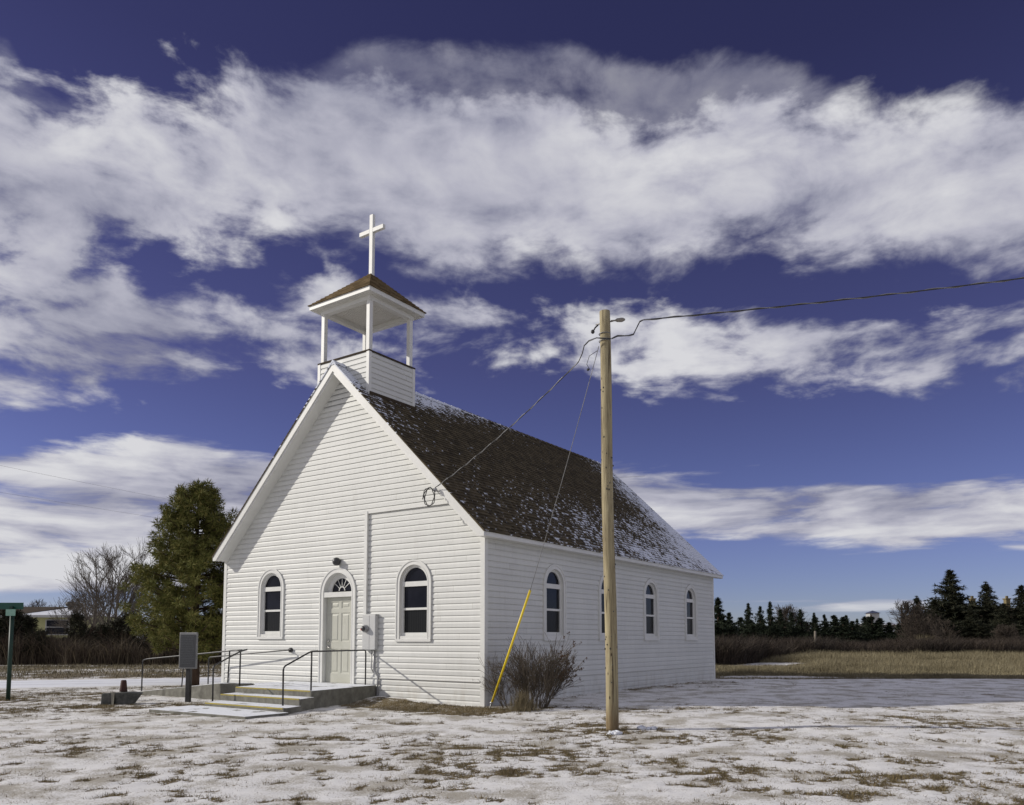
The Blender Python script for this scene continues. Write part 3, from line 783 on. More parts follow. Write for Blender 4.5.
# --- electrics on the front wall
cm = M['meter_paint']
w = MB(); w.box(-3.44, -3.35, -.075, -.018, 1.93, 4.37); w.box(-3.35, -.95, -.062, -.018, 4.315, 4.37); w.build('conduit', T, church)
w = MB(); w.box(-3.41, -3.00, -.125, -.018, 1.16, 1.95); w.box(-3.425, -2.985, -.132, -.018, 1.95, 1.972); mbx = w.build('meter_box', cm, church, bevel=.01)
w = MB(); w.box(-3.19, -3.185, -.129, -.125, 1.18, 1.94); w.build('door_seam', M['grey_metal'], mbx)
w = MB(); w.extrude_path([(-3.29, -.125, 1.64), (-3.29, -.18, 1.64)], .085, 18); w.extrude_path([(-3.29, -.18, 1.64), (-3.29, -.21, 1.64)], [.075, .06], 18); w.build('meter_ring', M['grey_metal'], mbx, True)
w = MB(); w.sphere((-3.29, -.21, 1.64), .062, 14, 10, (1, .8, 1)); w.build('meter_glass', M['lamp_globe'], mbx, True)
w = MB(); w.box(-3.345, -3.30, -.245, -.228, 1.60, 1.645); w.build('meter_tag', M['red_plastic'], mbx)
w = MB(); w.extrude_path([(-3.08, -.07, 1.17), (-3.08, -.07, .72), (-3.03, -.06, .62), (-2.97, -.05, .56), (-2.97, -.05, .0)], .022, 8)
w.extrude_path([(-3.16, -.07, 1.17), (-3.16, -.07, .74), (-3.10, -.07, .66)], .014, 8); w.build('conduit_pipe', M['grey_metal'], church, True)
w = MB(); w.extrude_path([(-6.1, -.018, 1.19), (-6.1, -.05, 1.19)], .055, 14); 

# service entrance: bracket, weatherhead and a coil of cable at the rake
CB = (-1.02, -OF - .05, 4.58)
w = MB(); w.extrude_path([(-.95, -.03, 4.34), (-.95, -.10, 4.40), (-1.0, -.26, 4.5), CB], .016, 6)
w.sphere((-1.0, -OF - .09, 4.56), .045, 10, 8); 
w.build('cable_bracket', M['grey_metal'], church, True)
w = MB()
cc = []
for i in range(46):
    a = 2 * pi * i / 20 + 1.8; r = .155 + .012 * sin(i * 1.7)
    cc.append((-1.13 + r * .95 * cos(a), -OF - .10 - .0016 * i, 4.42 + r * 1.25 * sin(a)))
w.extrude_path(cc, .010, 6); w.build('cable_coil', M['wire_black'], church, True)

# ---------------------------------------------------------------- concrete entrance: landing, steps, ramp, rails
ent = empty('entrance_steps', (*c2w(-4.2, -1.5), 0), ROT, label='concrete landing with three yellow-edged steps, side ramp and black pipe handrails at the church door', cat='steps')
OX, OY = -4.2, -1.5
def ebuild(mb, name, mat, parent=ent, **k):
    return mb.build(name, mat, parent, xf=lambda x, y, z: (x - OX, y - OY, z), **k)
con = M['concrete']
w = MB(); w.prism([(-5.05, -2.30), (-2.60, -2.30), (-3.02, -.046), (-5.95, -.046), (-5.95, -1.15), (-5.35, -1.55)], -.2, .365); ebuild(w, 'landing', con, bevel=.012)
w = MB(); w.prism([(-4.87, -2.80), (-2.33, -2.80), (-2.50, -2.303), (-5.0, -2.303)], -.2, .245); s2 = ebuild(w, 'step', con, bevel=.012)
w = MB(); w.prism([(-4.55, -3.38), (-2.10, -3.38), (-2.28, -2.803), (-4.82, -2.803)], -.2, .118); s1 = ebuild(w, 'step', con, bevel=.012)
w = MB(); w.prism([(-4.75, -4.45), (-1.95, -4.33), (-1.95, -3.383), (-4.9, -3.383)], -.2, .052); ebuild(w, 'walkway_slab', con, bevel=.01)
def nosing(x0, x1, y, z, p):
    w = MB(); k = 24
    for i in range(k):
        a, b = x0 + (x1 - x0) * i / k, x0 + (x1 - x0) * (i + 1) / k
        w.add([(a, y - .004, z - .022), (b, y - .004, z - .022), (b, y - .004, z + .003), (a, y - .004, z + .003), (b, y + .018, z + .004), (a, y + .018, z + .004)], [(0, 1, 2, 3), (3, 2, 4, 5)])
    ebuild(w, 'yellow_edge', M['yellow_paint'])
nosing(-5.03, -2.63, -2.30, .365, None); nosing(-4.85, -2.36, -2.80, .245, None); nosing(-4.53, -2.13, -3.38, .118, None)
# ramp with a kerb wall along its outer side
w = MB(); RP = [(-9.6, -1.72), (-6.25, -1.72), (-5.98, -1.45), (-5.952, -1.12), (-5.952, -.05), (-9.6, -.05)]
w.prism(RP, -.25, 0, top=[.03, .34, .355, .36, .36, .03]); ebuild(w, 'ramp', con, bevel=.01)
w = MB(); w.prism([(-9.75, -1.86), (-6.22, -1.86), (-5.98, -1.70), (-5.84, -1.30), (-5.97, -1.18), (-6.1, -1.5), (-6.3, -1.705), (-9.75, -1.705)], -.25, 0, top=[.06, .39, .385, .375, .375, .385, .39, .06]); ebuild(w, 'ramp_wall', con, bevel=.02)

def rail(P, r=.017, name='handrail', mat='dark_metal'):
    w = MB(); Q = []
    for i, p in enumerate(P):                      # round each bend
        p = np.array(p, float)
        if 0 < i < len(P) - 1:
            a = np.array(P[i - 1], float) - p; b = np.array(P[i + 1], float) - p
            da, db = min(.07, np.linalg.norm(a) * .4), min(.07, np.linalg.norm(b) * .4)
            a = a / np.linalg.norm(a) * da; b = b / np.linalg.norm(b) * db
            for t_ in (0, .33, .67, 1): Q.append((1 - t_) ** 2 * (p + a) + 2 * t_ * (1 - t_) * p + t_ ** 2 * (p + b))
        else: Q.append(p)
    w.extrude_path(Q, r, 8)
    return w
# right-hand rail of the steps and landing
w = rail([(-2.62, -2.98, .1), (-2.63, -2.98, .86), (-2.70, -2.24, 1.15), (-3.28, -.14, 1.15), (-3.29, -.12, 1.06), (-3.29, -.12, .36)])
hr = ebuild(w, 'handrail', M['dark_metal'], smooth=True)
w = MB(); w.extrude_path([(-2.70, -2.22, .36), (-2.70, -2.22, 1.14)], .017, 8); ebuild(w, 'rail_post', M['dark_metal'], smooth=True)
# left-hand rail
w = rail([(-4.76, -3.05, .1), (-4.77, -3.05, .84), (-5.28, -2.02, 1.13), (-5.20, -1.90, 1.17)])
w.extrude_path([(-5.31, -2.0, .36), (-5.31, -2.0, 1.12)], .017, 8); ebuild(w, 'handrail', M['dark_metal'], smooth=True)
# outer ramp rail
w = rail([(-9.62, -1.78, .0), (-9.62, -1.78, .86), (-9.4, -1.78, .90), (-6.2, -1.62, 1.13), (-5.28, -1.98, 1.15)])
w.extrude_path([(-6.22, -1.66, .34), (-6.22, -1.63, 1.12)], .017, 8); w.extrude_path([(-7.9, -1.76, .2), (-7.9, -1.71, 1.0)], .015, 8)
ebuild(w, 'ramp_rail', M['dark_metal'], smooth=True)
# inner rail, fixed to the church wall by a round flange
w = rail([(-5.98, -.06, 1.13), (-5.98, -.20, 1.13), (-8.95, -.32, .92), (-8.95, -.32, .05)])
w.extrude_path([(-5.98, -.022, 1.13), (-5.98, -.07, 1.13)], .06, 14)
ebuild(w, 'ramp_rail', M['dark_metal'], smooth=True)

# ---------------------------------------------------------------- utility pole with its wires
PX, PY = ground(612.5, 729)
pole = empty('utility_pole', (PX, PY, 0), 0, label='tall bare wooden utility pole standing in the snow before the church', cat='utility pole')
w = MB(); P = []; R_ = []
ZTP = 6.70
for i in range(40):
    z = -.3 + (ZTP + .3) * i / 39; f_ = z / ZTP
    P.append((-.065 * f_ + .008 * sin(z * 1.3), .006 * sin(z * 1.9 + 1), z)); R_.append(.099 - .014 * f_)
w.extrude_path(P, R_, 26); po = w.build('post', M['pole_wood'], pole, True)
# nails and knots as small proud studs
for i in range(34):
    w = MB(); z = random.uniform(.6, 6.1); a = random.uniform(-pi, 0); f_ = z / ZTP; r = .099 - .014 * f_
    x, y = -.065 * f_ + r * cos(a), r * sin(a)
    w.sphere((x, y, z), random.uniform(.007, .013), 6, 4, (1, 1, 1.4)); w.build('nail', M['wire_black'], pole, True)
tx = -.065
for zb_, r in ((6.32, .090), (6.20, .090)):
    w = MB(); w.extrude_path([(tx + r * cos(a), r * sin(a), zb_) for a in np.linspace(0, 2 * pi, 22)], .007, 6); w.build('band', M['wire_grey'], pole, True)
w = MB(); w.extrude_path([(tx - .14, .05, 6.50), (tx + .14, -.03, 6.53)], .012, 6); w.build('through_bolt', M['wire_grey'], pole, True)
w = MB()
w.extrude_path([(tx + .10, -.03, 6.53), (tx + .17, -.035, 6.535)], .014, 8)
w.extrude_path([(tx + .17, -.035, 6.535), (tx + .20, -.035, 6.54), (tx + .27, -.035, 6.545), (tx + .30, -.035, 6.55), (tx + .33, -.035, 6.55)], [.014, .03, .036, .03, .012], 10)
w.build('insulator', M['porcelain'], pole, True)
w = MB(); w.extrude_path([(tx - .10, .04, 6.49), (tx - .15, .03, 6.44), (tx - .17, .02, 6.40)], .012, 8); w.sphere((tx - .19, .02, 6.37), .032, 8, 6, (1, 1, 1.1)); w.build('insulator', M['wire_black'], pole, True)

def wpole(x, y, z): return (PX + x, PY + y, z)
def twisted(name, P, r, mat, label, cat, tw=0):
    w = MB(); w.extrude_path(P, r, 6)
    if tw:
        P_ = [np.array(p) for p in P]; Q = []; n_ = 0
        for a, b in zip(P_[:-1], P_[1:]):
            k = max(2, int(np.linalg.norm(b - a) / .06))
            for i in range(k):
                n_ += 1; ph = n_ * .06 * 2 * pi / .55
                Q.append(a + (b - a) * i / k + np.array([0, cos(ph), sin(ph)]) * (r + tw * .5))
        w2 = MB(); w2.extrude_path(Q, tw, 5)
        o = w2.build(name, M['wire_grey'], None, True); w.build('core', mat, o, True)
    else: o = w.build(name, mat, None, True)
    tag(o, label, cat); return o
def sag(a, b, s, n=24):
    a = np.array(a); b = np.array(b)
    return [a + (b - a) * i / n - np.array([0, 0, 4 * s * (i / n) * (1 - i / n)]) for i in range(n + 1)]
# overhead line to the right
E1 = np.array(at(1024, 278, 11.2)); A1 = np.array(wpole(tx + .62, -.06, 6.535))
dirv = (E1 - A1); E2 = E1 + dirv * 2.2 + np.array([0, 0, .35])
lead = [wpole(tx + .10, -.09, 6.21), wpole(tx + .2, -.07, 6.26), wpole(tx + .38, -.06, 6.275), wpole(tx + .46, -.06, 6.30), wpole(tx + .52, -.06, 6.42), wpole(tx + .56, -.06, 6.50)]
P = [np.array(p) for p in lead] + [A1] + sag(A1, E1, .03, 20)[1:] + sag(E1, E2, .1, 10)[1:]
twisted('overhead_cable', P, .010, M['wire_black'], 'twisted overhead cable running off to the right from the wooden pole', 'cable', .007)
w = MB(); w.extrude_path([wpole(tx + .33, -.035, 6.55), wpole(tx + .70, -.05, 6.56), A1 + dirv * .10 + np.array([0, 0, .015])], .004, 5)
w.build('messenger_wire', M['wire_grey'], pole, True)
# service drop to the church gable
cb = c2w(CB[0], CB[1] - .03); B1 = np.array([cb[0], cb[1], CB[2] + .03])
lead = [wpole(tx + .09, -.08, 6.215), wpole(tx - .02, -.12, 6.20), wpole(tx - .14, -.09, 6.225), wpole(tx - .26, -.03, 6.20), wpole(tx - .33, .02, 6.14), wpole(tx - .36, .06, 6.02)]
P = [np.array(p) for p in lead] + sag(np.array(wpole(tx - .42, .12, 5.9)), B1, .10, 20)
twisted('service_cable', P, .009, M['wire_black'], 'black cable sloping down from the pole to the coil on the church gable', 'cable', .006)
# guy wire with yellow guard
ga = ground(489.5, 709.5); gA = np.array([ga[0], ga[1], .0]); gT = np.array(wpole(tx - .09, .05, 6.14))
gd = gT - gA
gM = gA + gd * .39 + np.array([.06, 0, -.10]); gu = gM - gA
w = MB(); w.extrude_path(sag(gM, gT, .06, 10), .006, 6); guy = w.build('guy_wire', M['wire_grey'], None, True)
tag(guy, 'guy wire in a bright yellow guard anchored beside the church corner', 'guy wire')
w = MB(); w.extrude_path([gA + gu * .07, gA + gu * 1.0], .022, 10); w.build('guard', M['guy_yellow'], guy, True)
w = MB(); w.extrude_path([gA - gd * .03, gA + gd * .03], .014, 8); w.sphere(tuple(gA + gd * .022), .035, 8, 6); w.build('anchor_rod', M['grey_metal'], guy, True)
w = MB(); w.extrude_path([gT + gd * -.01, gT - gd * .03 + np.array([-.09, 0, .06]), gT - gd * .045 + np.array([-.10, 0, .03]), gT - gd * .055 + np.array([-.02, 0, 0])], .005, 5); w.sphere(tuple(gT - gd * .045 + np.array([-.08, 0, -.06])), .022, 8, 6); w.build('clamp', M['wire_black'], guy, True)

# lumps of snow by the pole
for px, py, r, lb in ((614, 734, .11, 'larger lump of snow at the foot of the utility pole'), (648, 729, .12, 'low lump of snow just right of the utility pole')):
    gx, gy = ground(px, py); w = MB()
    for i in range(9): w.sphere((random.uniform(-r, r), random.uniform(-r, r) * .6, r * .05), r * random.uniform(.25, .5), 10, 7, (1.2, 1, .65))
    w.v = [(x + .02 * sin(x * 60 + z * 50), y + .02 * sin(y * 70 + x * 45), z + .015 * sin(x * 80 + y * 66)) for x, y, z in w.v]
    o = w.build('snow_lump', M['snow_lump'], None, True); o.location = (gx, gy, 0); tag(o, lb, 'snow lump')

# ---------------------------------------------------------------- street sign, marker, stone
sx, sy = ground(8, 700)
ss = empty('street_sign', (sx, sy, 0), 0, label='green street name sign on a thin post at the left edge', cat='street sign')
w = MB(); w.extrude_path([(0, 0, -.2), (0, 0, 1.95)], .046, 14); w.build('post', M['post_green'], ss, True)
w = MB(); w.box(-.10, .12, -.085, -.07, 1.94, 2.09); o = w.build('name_blade', M['sign_green'], ss, bevel=.004)
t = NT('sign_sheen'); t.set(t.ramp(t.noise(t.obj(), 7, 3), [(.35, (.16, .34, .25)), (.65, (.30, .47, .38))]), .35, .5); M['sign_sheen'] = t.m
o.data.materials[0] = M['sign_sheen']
w = MB(); w.box(-.72, .24, .012, .026, 2.095, 2.25); o = w.build('name_blade', M['sign_green'], ss, bevel=.003)
w = MB(); w.box(-.03, .03, -.068, .010, 1.951, 2.16); w.build('bracket', M['post_green'], ss)

mx, my = ground(188, 702)
pq = empty('marker_plaque', (mx, my, 0), radians(-14), label='grey rectangular text plaque on a short dark post before the ramp', cat='plaque')
w = MB(); w.box(-.055, .055, -.04, .04, -.2, .78); w.build('post', M['dark_metal'], pq, bevel=.008)
w = MB(); w.box(-.225, .225, -.065, -.015, .74, 1.55); pl = w.build('panel', M['plaque_edge'], pq, bevel=.012)
w = MB(); w.box(-.195, .195, -.07, -.0655, .775, 1.50); w.build('text_face', M['plaque'], pq)
w = MB()
for i in range(17):       # worn, unreadable cast lines
    z = 1.455 - i * .038; x = -.17
    while x < .16:
        l_ = random.uniform(.02, .06)
        if x + l_ > .17: break
        w.box(x, x + l_, -.0725, -.0702, z, z + .015); x += l_ + .012
varied('plaque_line', (.075, .08, .085), (.11, .115, .12), 30, .5, .4, metal=.3)
w.build('raised_lines', M['plaque_line'], pq)

bx, by = ground(119, 704)
sb = empty('stone_block', (bx, by, 0), radians(4), label='broken dark stone block with a boat-shaped hollow beside the yard', cat='stone'); sb.scale = (.88, .88, .95)
def rough(mb, amp):
    mb.v = [(x + random.uniform(-amp, amp), y + random.uniform(-amp, amp), z + random.uniform(-amp, amp) * .6) for x, y, z in mb.v]
w = MB(); w.prism([(-.39, -.12), (-.16, -.16), (-.06, -.04), (-.06, .26), (-.36, .28)], -.08, .27, top=[.24, .27, .27, .26, .24]); rough(w, .014); w.build('block', M['stone_dark'], sb, bevel=.02)
w = MB(); w.add([(-.055, -.10, -.05), (.28, -.08, -.05), (.55, .02, .245), (-.055, -.16, .26), (.26, -.15, .265), (-.055, .28, -.05), (.26, .26, -.05), (.50, .20, .255), (-.055, .30, .26), (.25, .29, .265)],
      [(0, 1, 4, 3), (1, 2, 4), (0, 5, 6, 1), (1, 6, 7, 2), (3, 4, 9, 8), (4, 2, 7, 9), (5, 8, 9, 6), (6, 9, 7), (0, 3, 8, 5)]); rough(w, .008); w.build('trough', M['stone_dark'], sb, bevel=.015)
w = MB(); w.prism([(-.13, -.172), (-.05, -.172), (-.05, -.15), (-.13, -.15)], -.02, .262); rough(w, .012); w.build('chipped_edge', M['stone_pale'], sb)
w = MB(); w.extrude_path([(0, 0, 0), (0, 0, .03), (0, 0, .23), (0, 0, .25)], [.085, .08, .058, .045], 14)
cn = w.build('clay_post', M['rust'], None, True); cn.location = (bx + .045, by + .08, .262); tag(cn, 'small rusty red tapered stub standing on the dark stone block', 'stub')

# ---------------------------------------------------------------- foliage generators
def sprays(C, R, n, size, wid, down=0., flat=1.0):
    """n thin leaf triangles round each centre. C (m,3) R (m,)"""
    m = len(C)
    size = np.reshape(size, (-1, 1, 1)) if hasattr(size, '__len__') else size
    wid = np.reshape(wid, (-1, 1, 1)) if hasattr(wid, '__len__') else wid
    d = RNG.normal(size=(m, n, 3)); d /= np.linalg.norm(d, axis=2, keepdims=True)
    rad = RNG.uniform(.1, 1, (m, n, 1)) ** .6
    base = C[:, None, :] + d * rad * R[:, None, None] * np.array([1, 1, flat]) * .75
    dd = d + RNG.normal(0, .45, (m, n, 3)); dd[:, :, 2] += down; dd /= np.linalg.norm(dd, axis=2, keepdims=True)
    tip = base + dd * size * RNG.uniform(.6, 1.25, (m, n, 1))
    side = np.cross(dd, RNG.normal(size=(m, n, 3))); side /= np.linalg.norm(side, axis=2, keepdims=True)
    s = side * wid * .5
    V = np.stack([base - s, base + s, tip], 2).reshape(-1, 3)
    return V
def tri_obj(name, V, mat, parent=None):
    return np_mesh(name, V, np.arange(len(V)).reshape(-1, 3), mat, parent)

def branch_rec(mb, p, d, ln, r, depth, spread=.5, grav=.0, n=5, segs=4, sink=None, minr=.004, up=.15):
    P = [np.array(p, float)]; dv = np.array(d, float)
    for i in range(segs):
        dv = dv + np.array([random.gauss(0, .10), random.gauss(0, .10), random.gauss(0, .06) + up * .15 - grav * .1]); dv /= np.linalg.norm(dv)
        P.append(P[-1] + dv * ln / segs)
    mb.extrude_path(P, [max(minr, r * (1 - .55 * i / segs)) for i in range(segs + 1)], 5 if depth < 2 and r > .03 else 3, cap=False)
    if sink is not None and depth == 0: sink.append(P[-1])
    if depth == 0: return
    for k in range(n):
        t_ = random.uniform(.3, 1.0); i = min(int(t_ * segs), segs - 1)
        q = P[i] + (P[i + 1] - P[i]) * (t_ * segs - i)
        a = random.uniform(0, 2 * pi); s = spread * random.uniform(.6, 1.3)
        u = np.cross(dv, [0.3, .2, 1]); u /= np.linalg.norm(u) + 1e-6; v_ = np.cross(dv, u)
        nd = dv * cos(s) + (u * cos(a) + v_ * sin(a)) * sin(s) + np.array([0, 0, up]); nd /= np.linalg.norm(nd)
        branch_rec(mb, q, nd, ln * random.uniform(.5, .75), max(minr, r * .52), depth - 1, spread, grav, n, segs, sink, minr, up)

# --- big ponderosa pine behind the ramp
tx_, ty_, _ = at(194.5, 640, 24.4)
pine = empty('pine_tree', (tx_, ty_, 0), 0, label='large olive green pine with bushy crown beside the left wall of the church', cat='pine tree')
HT = 6.45
w = MB(); w.extrude_path([(.02 * sin(i), .02 * cos(i * 1.3), -.2 + (HT - .1) * i / 14) for i in range(15)], [.17 * (1 - i / 15.5) + .012 for i in range(15)], 12)
cl = []; cr_ = []
prof = [(0.9, .8), (1.3, 1.6), (2.0, 1.95), (2.8, 1.98), (3.5, 1.78), (4.2, 1.5), (4.9, 1.22), (5.5, .98), (6.0, .66), (6.35, .3)]
zs_, rs_ = zip(*prof)
nb = 150
for i in range(nb):
    z = .95 + (6.25 - .95) * ((i + random.random()) / nb) ** .92
    a = i * 2.39996 + random.uniform(-.4, .4)
    R0 = np.interp(z, zs_, rs_) * random.uniform(.72, 1.10)
    lop = 1 + .07 * cos(a - pi) * (z < 4)         # crown leans out a little to the left
    R0 *= lop
    tip = np.array([cos(a) * R0, sin(a) * R0, z + R0 * random.uniform(.02, .28)])
    st = np.array([0, 0, z - .1 * R0]); mid = st * .5 + tip * .5 + np.array([0, 0, -.10 * R0])
    Pb = [st * (1 - t_) ** 2 + 2 * mid * t_ * (1 - t_) + tip * t_ ** 2 for t_ in (0, .25, .5, .75, 1)]
    w.extrude_path(Pb, [.035 * (R0 / 2 + .3), .028 * (R0 / 2 + .3), .02, .014, .008], 5, cap=False)
    k = int(2 + R0 * 3.7)
    for j in range(k):
        t_ = random.uniform(.38, 1.03)
        q = st * (1 - t_) ** 2 + 2 * mid * t_ * (1 - t_) + tip * t_ ** 2
        q = q + np.array([random.gauss(0, .17), random.gauss(0, .17), random.gauss(.02, .10)]) * (.5 + R0 * .35)
        rq = sqrt(q[0] ** 2 + q[1] ** 2); rm = np.interp(q[2], zs_, rs_) * 1.08
        if rq > rm: q[:2] *= rm / rq
        cl.append(q); cr_.append(random.uniform(.12, .22))
for j in range(14): cl.append(np.array([random.gauss(0, .09), random.gauss(0, .09), random.uniform(5.9, 6.42)])); cr_.append(.12)
cl = np.array(cl); cr_ = np.array(cr_)
print('pine clumps', len(cl))
w.build('trunk', M['bark'], pine, True)
tri_obj('crown', sprays(cl, cr_, 95, .155, .026), M['pine_needles'], pine)

pine.scale = (.97, .97, .975)
# --- conifers
def conifer_mesh(h, r, nlev, seedv, mat, leaf=(.2, .05), dens=1.0, bare=.06):
    global RNG
    rs = np.random.default_rng(seedv); old = RNG; RNG = rs; rd = random.Random(seedv)
    C = []; RR = []; LS = []; w = MB()
    w.extrude_path([(0, 0, -.2), (0, 0, h * .5), (0, 0, h)], [r * .06 + .05, r * .035 + .02, .012], 7)
    for i in range(nlev):
        f_ = (i + rd.random() * .6) / nlev; z = h * (bare + (1 - bare) * f_)
        R0 = r * (1 - f_) ** 1.0 * rd.uniform(.6, 1.2) + .0035 * h
        nb = max(5, int((4 + R0 * 3.2)))
        for k in range(nb):
            a = rd.uniform(0, 2 * pi); Rb = R0 * rd.uniform(.6, 1.2); dz = -Rb * .12 + .10 * Rb
            m_ = max(2, int(Rb / (h * .045) * dens))
            for j in range(m_):
                t_ = (j + .6) / m_
                C.append((cos(a) * Rb * t_ + rd.gauss(0, .04) * h * .1, sin(a) * Rb * t_ + rd.gauss(0, .04) * h * .1, z + rd.gauss(0, .012) * h - Rb * .22 * t_ + Rb * .16 * t_ * t_)); RR.append(h * .026 * rd.uniform(.6, 1.3) * (1.25 - .6 * t_) * (.45 + .55 * (1 - f_))); LS.append(.55 + .45 * (1 - f_))
    V = sprays(np.array(C), np.array(RR), 20, leaf[0] * np.array(LS), leaf[1] * np.array(LS), -.05, .35)
    RNG = old
    return w, V
def place(proto, loc, s, rz_, label, sxy=1.0):
    o = proto if proto.get('used') is None else copy_tree(proto)
    if proto.get('used') is None: proto['used'] = 1
    o.location = loc; o.scale = (s * sxy, s * sxy, s); o.rotation_euler = (0, 0, rz_); o['label'] = label
    return o
def make_conifer(name, h, r, nlev, sd, mat, leaf, cat, group, dens=1.0, bare=.05):
    root = empty(name, (0, 0, 0), 0, cat=cat, group=group)
    w, V = conifer_mesh(h, r, nlev, sd, mat, leaf, dens, bare)
    w.build('trunk', M['bark'], root, True); tri_obj('crown', V, M[mat], root); return root
protoS = [make_conifer('spruce_tree', 4.0, 1.5 + .12 * i, 27, 40 + i, 'spruce_needles', (.25, .07), 'spruce tree', 'small spruces in the row behind the brush') for i in range(4)]
ordn = ['first', 'second', 'third', 'fourth', 'fifth', 'sixth', 'seventh', 'eighth', 'ninth', 'tenth', 'eleventh', 'twelfth', 'thirteenth', 'fourteenth', 'fifteenth', 'sixteenth', 'seventeenth', 'eighteenth']
#   px of the tip, py of the tip, width factor
row = [(718, 598, 66, 1.6), (729, 612, 68, 1.3), (748, 603, 74, .95), (760, 606, 76, .95), (770, 602, 75, 1.0), (780, 609, 78, 1.05), (791, 612, 80, 1.1), (800, 609, 78, 1.0), (814, 613, 82, 1.05), (824, 614, 82, 1.1), (836, 617, 86, 1.2), (846, 615, 86, 1.2), (857, 619, 90, 1.2), (868, 616, 92, 1.1), (877, 620, 92, 1.2), (889, 622, 96, 1.2)]
for i, (px, py, D, sx_) in enumerate(row):
    x, y, z = at(px, py, D); s = z / 4.0
    place(protoS[i % 4], (x, y, 0), s, i * 1.7, '%s spruce from the church in the dark row behind the brush' % ordn[i] + (', broadest of them' if i == 0 else ''), sx_)
for i in range(20):
    px = 722 + i * 9.4 + random.uniform(-2, 2); x, y, z = at(px, random.uniform(613, 624), 82 + random.uniform(-2, 8)); s = z / 4.0
    place(protoS[(i + 1) % 4], (x, y, 0), s, i * 2.3, 'low spruce filling a gap in the dark row, %s such from the church' % (ordn + ['nineteenth', 'twentieth'])[i], 2.1)
protoB = [make_conifer('spruce_tree', 9.0, 4.1 - .35 * i, 42, 60 + i, 'big_spruce_needles', (.45, .11), 'spruce tree', 'tall spruces at the right edge', 1.25, .04) for i in range(3)]
big = [(917, 597, 88, 1.5, 'tall spruce at the left end of the big dark group at right'), (950, 571, 92, 1.75, 'tallest and broadest spruce of the big dark group at right'),
       (934, 600, 84, 1.5, 'shorter spruce tucked in front of the tallest one at right'), (986, 583, 90, 1.55, 'pointed spruce right of the tallest one, beside the chimney'),
       (1004, 604, 84, 1.7, 'low broad spruce between the two pointed ones at right'), (1021, 586, 88, 1.6, 'spruce cut by the right edge of the picture'), (971, 609, 82, 1.8, 'low broad spruce under the yellow chimney'),
       (1050, 580, 92, 1.3, 'spruce standing just beyond the right edge of the picture'), (905, 616, 86, 1.6, 'lowest spruce at the left foot of the big dark group'), (960, 598, 95, 1.5, 'spruce filling the gap right behind the tallest one')]
for i, (px, py, D, sx_, lb) in enumerate(big):
    x, y, z = at(px, py, D); s = z / 9.0
    place(protoB[i % 3], (x, y, 0), s, i * 2.1, lb, sx_)

# --- junipers of the hedge, left
protoJ = []
for i in range(3):
    root = empty('juniper', (0, 0, 0), 0, cat='juniper', group='junipers in the hedge before the yellow house')
    w = MB(); sink = []
    for k in range(5): branch_rec(w, (0, 0, 0), (random.gauss(0, .35), random.gauss(0, .35), 1), 1.3, .05, 2, .6, 0, 4, 3, sink, .008, .2)
    w.build('trunk', M['bark'], root)
    C = []
    for k in range(150):
        a = random.uniform(0, 2 * pi); z = random.uniform(.15, 1) ** .8 * 2.6; R0 = 1.15 * (1 - (z / 2.9) ** 2.2) * random.uniform(.3, 1.12)
        C.append((cos(a) * R0, sin(a) * R0, z + random.gauss(0, .12)))
    tri_obj('crown', sprays(np.array(C), np.array([random.uniform(.14, .30) for _ in C]), 30, .20, .05, .1), M['juniper_needles'], root)
    protoJ.append(root)
jun = [(-6, 616, 41, 1.25), (12, 611, 42, 1.1), (26, 617, 43, 1.0), (38, 632, 41, 1.3), (50, 639, 42, 1.6), (64, 640, 43, 1.6), (78, 613, 42, .62), (91, 630, 44, 1.2), (105, 627, 43, 1.2), (119, 619, 43, 1.0), (134, 616, 43, 1.2), (160, 622, 43, 1.2), (206, 622, 42, 1.3)]
for i, (px, py, D, sx_) in enumerate(jun):
    x, y, z = at(px, py, D); s = z / 2.75
    place(protoJ[i % 3], (x, y, .1), s, i * 1.3, '%s dark juniper from the left edge in the hedge beyond the road' % ordn[i], sx_)

def twig_mass(name, gen, n, hmin, hmax, w, mat, label, cat='brush', fz=1):
    x, y = gen(n)
    base = blades(name, x, y, RNG.uniform(hmin, hmax, len(x)) * fz(x, y) if callable(fz) else RNG.uniform(hmin, hmax, len(x)), np.full(len(x), w), .62, M[mat], 2)
    tag(base, label, cat, kind='stuff'); return base
# brush below the junipers
def gl(n):
    x = RNG.uniform(-36, -8, n); y = RNG.uniform(40.0, 45, n) + .6 * (fbm(x * .5, y * 0 if False else x * .1, 2, 5) - .5) * 3; return x, y
twig_mass('roadside_brush', gl, 60000, .35, 1.7, .028, 'brush_left', 'tangled leafless brown brush at the foot of the junipers', fz=lambda x, y: .25 + 1.35 * fbm(x * .8, y * .8, 3, 41))
# brush east of the church
def gr_(n):
    y = 41 + 34 * RNG.uniform(0, 1, n) ** 1.2; x = RNG.uniform(.215, .82, n) * y
    k = (y > brush_edge(x, y) + 1.5 * fbm(x * .4, y * .1, 2, 3)) & (y < brush_edge(x, y) + 13); return x[k], y[k]
twig_mass('brush', gr_, 330000, .5, 1.75, .036, 'brush_twigs', 'dense dark brown leafless brush between the dry field and the spruces', fz=lambda x, y: (.50 + .75 * fbm(x * .45, y * .45, 3, 43)))

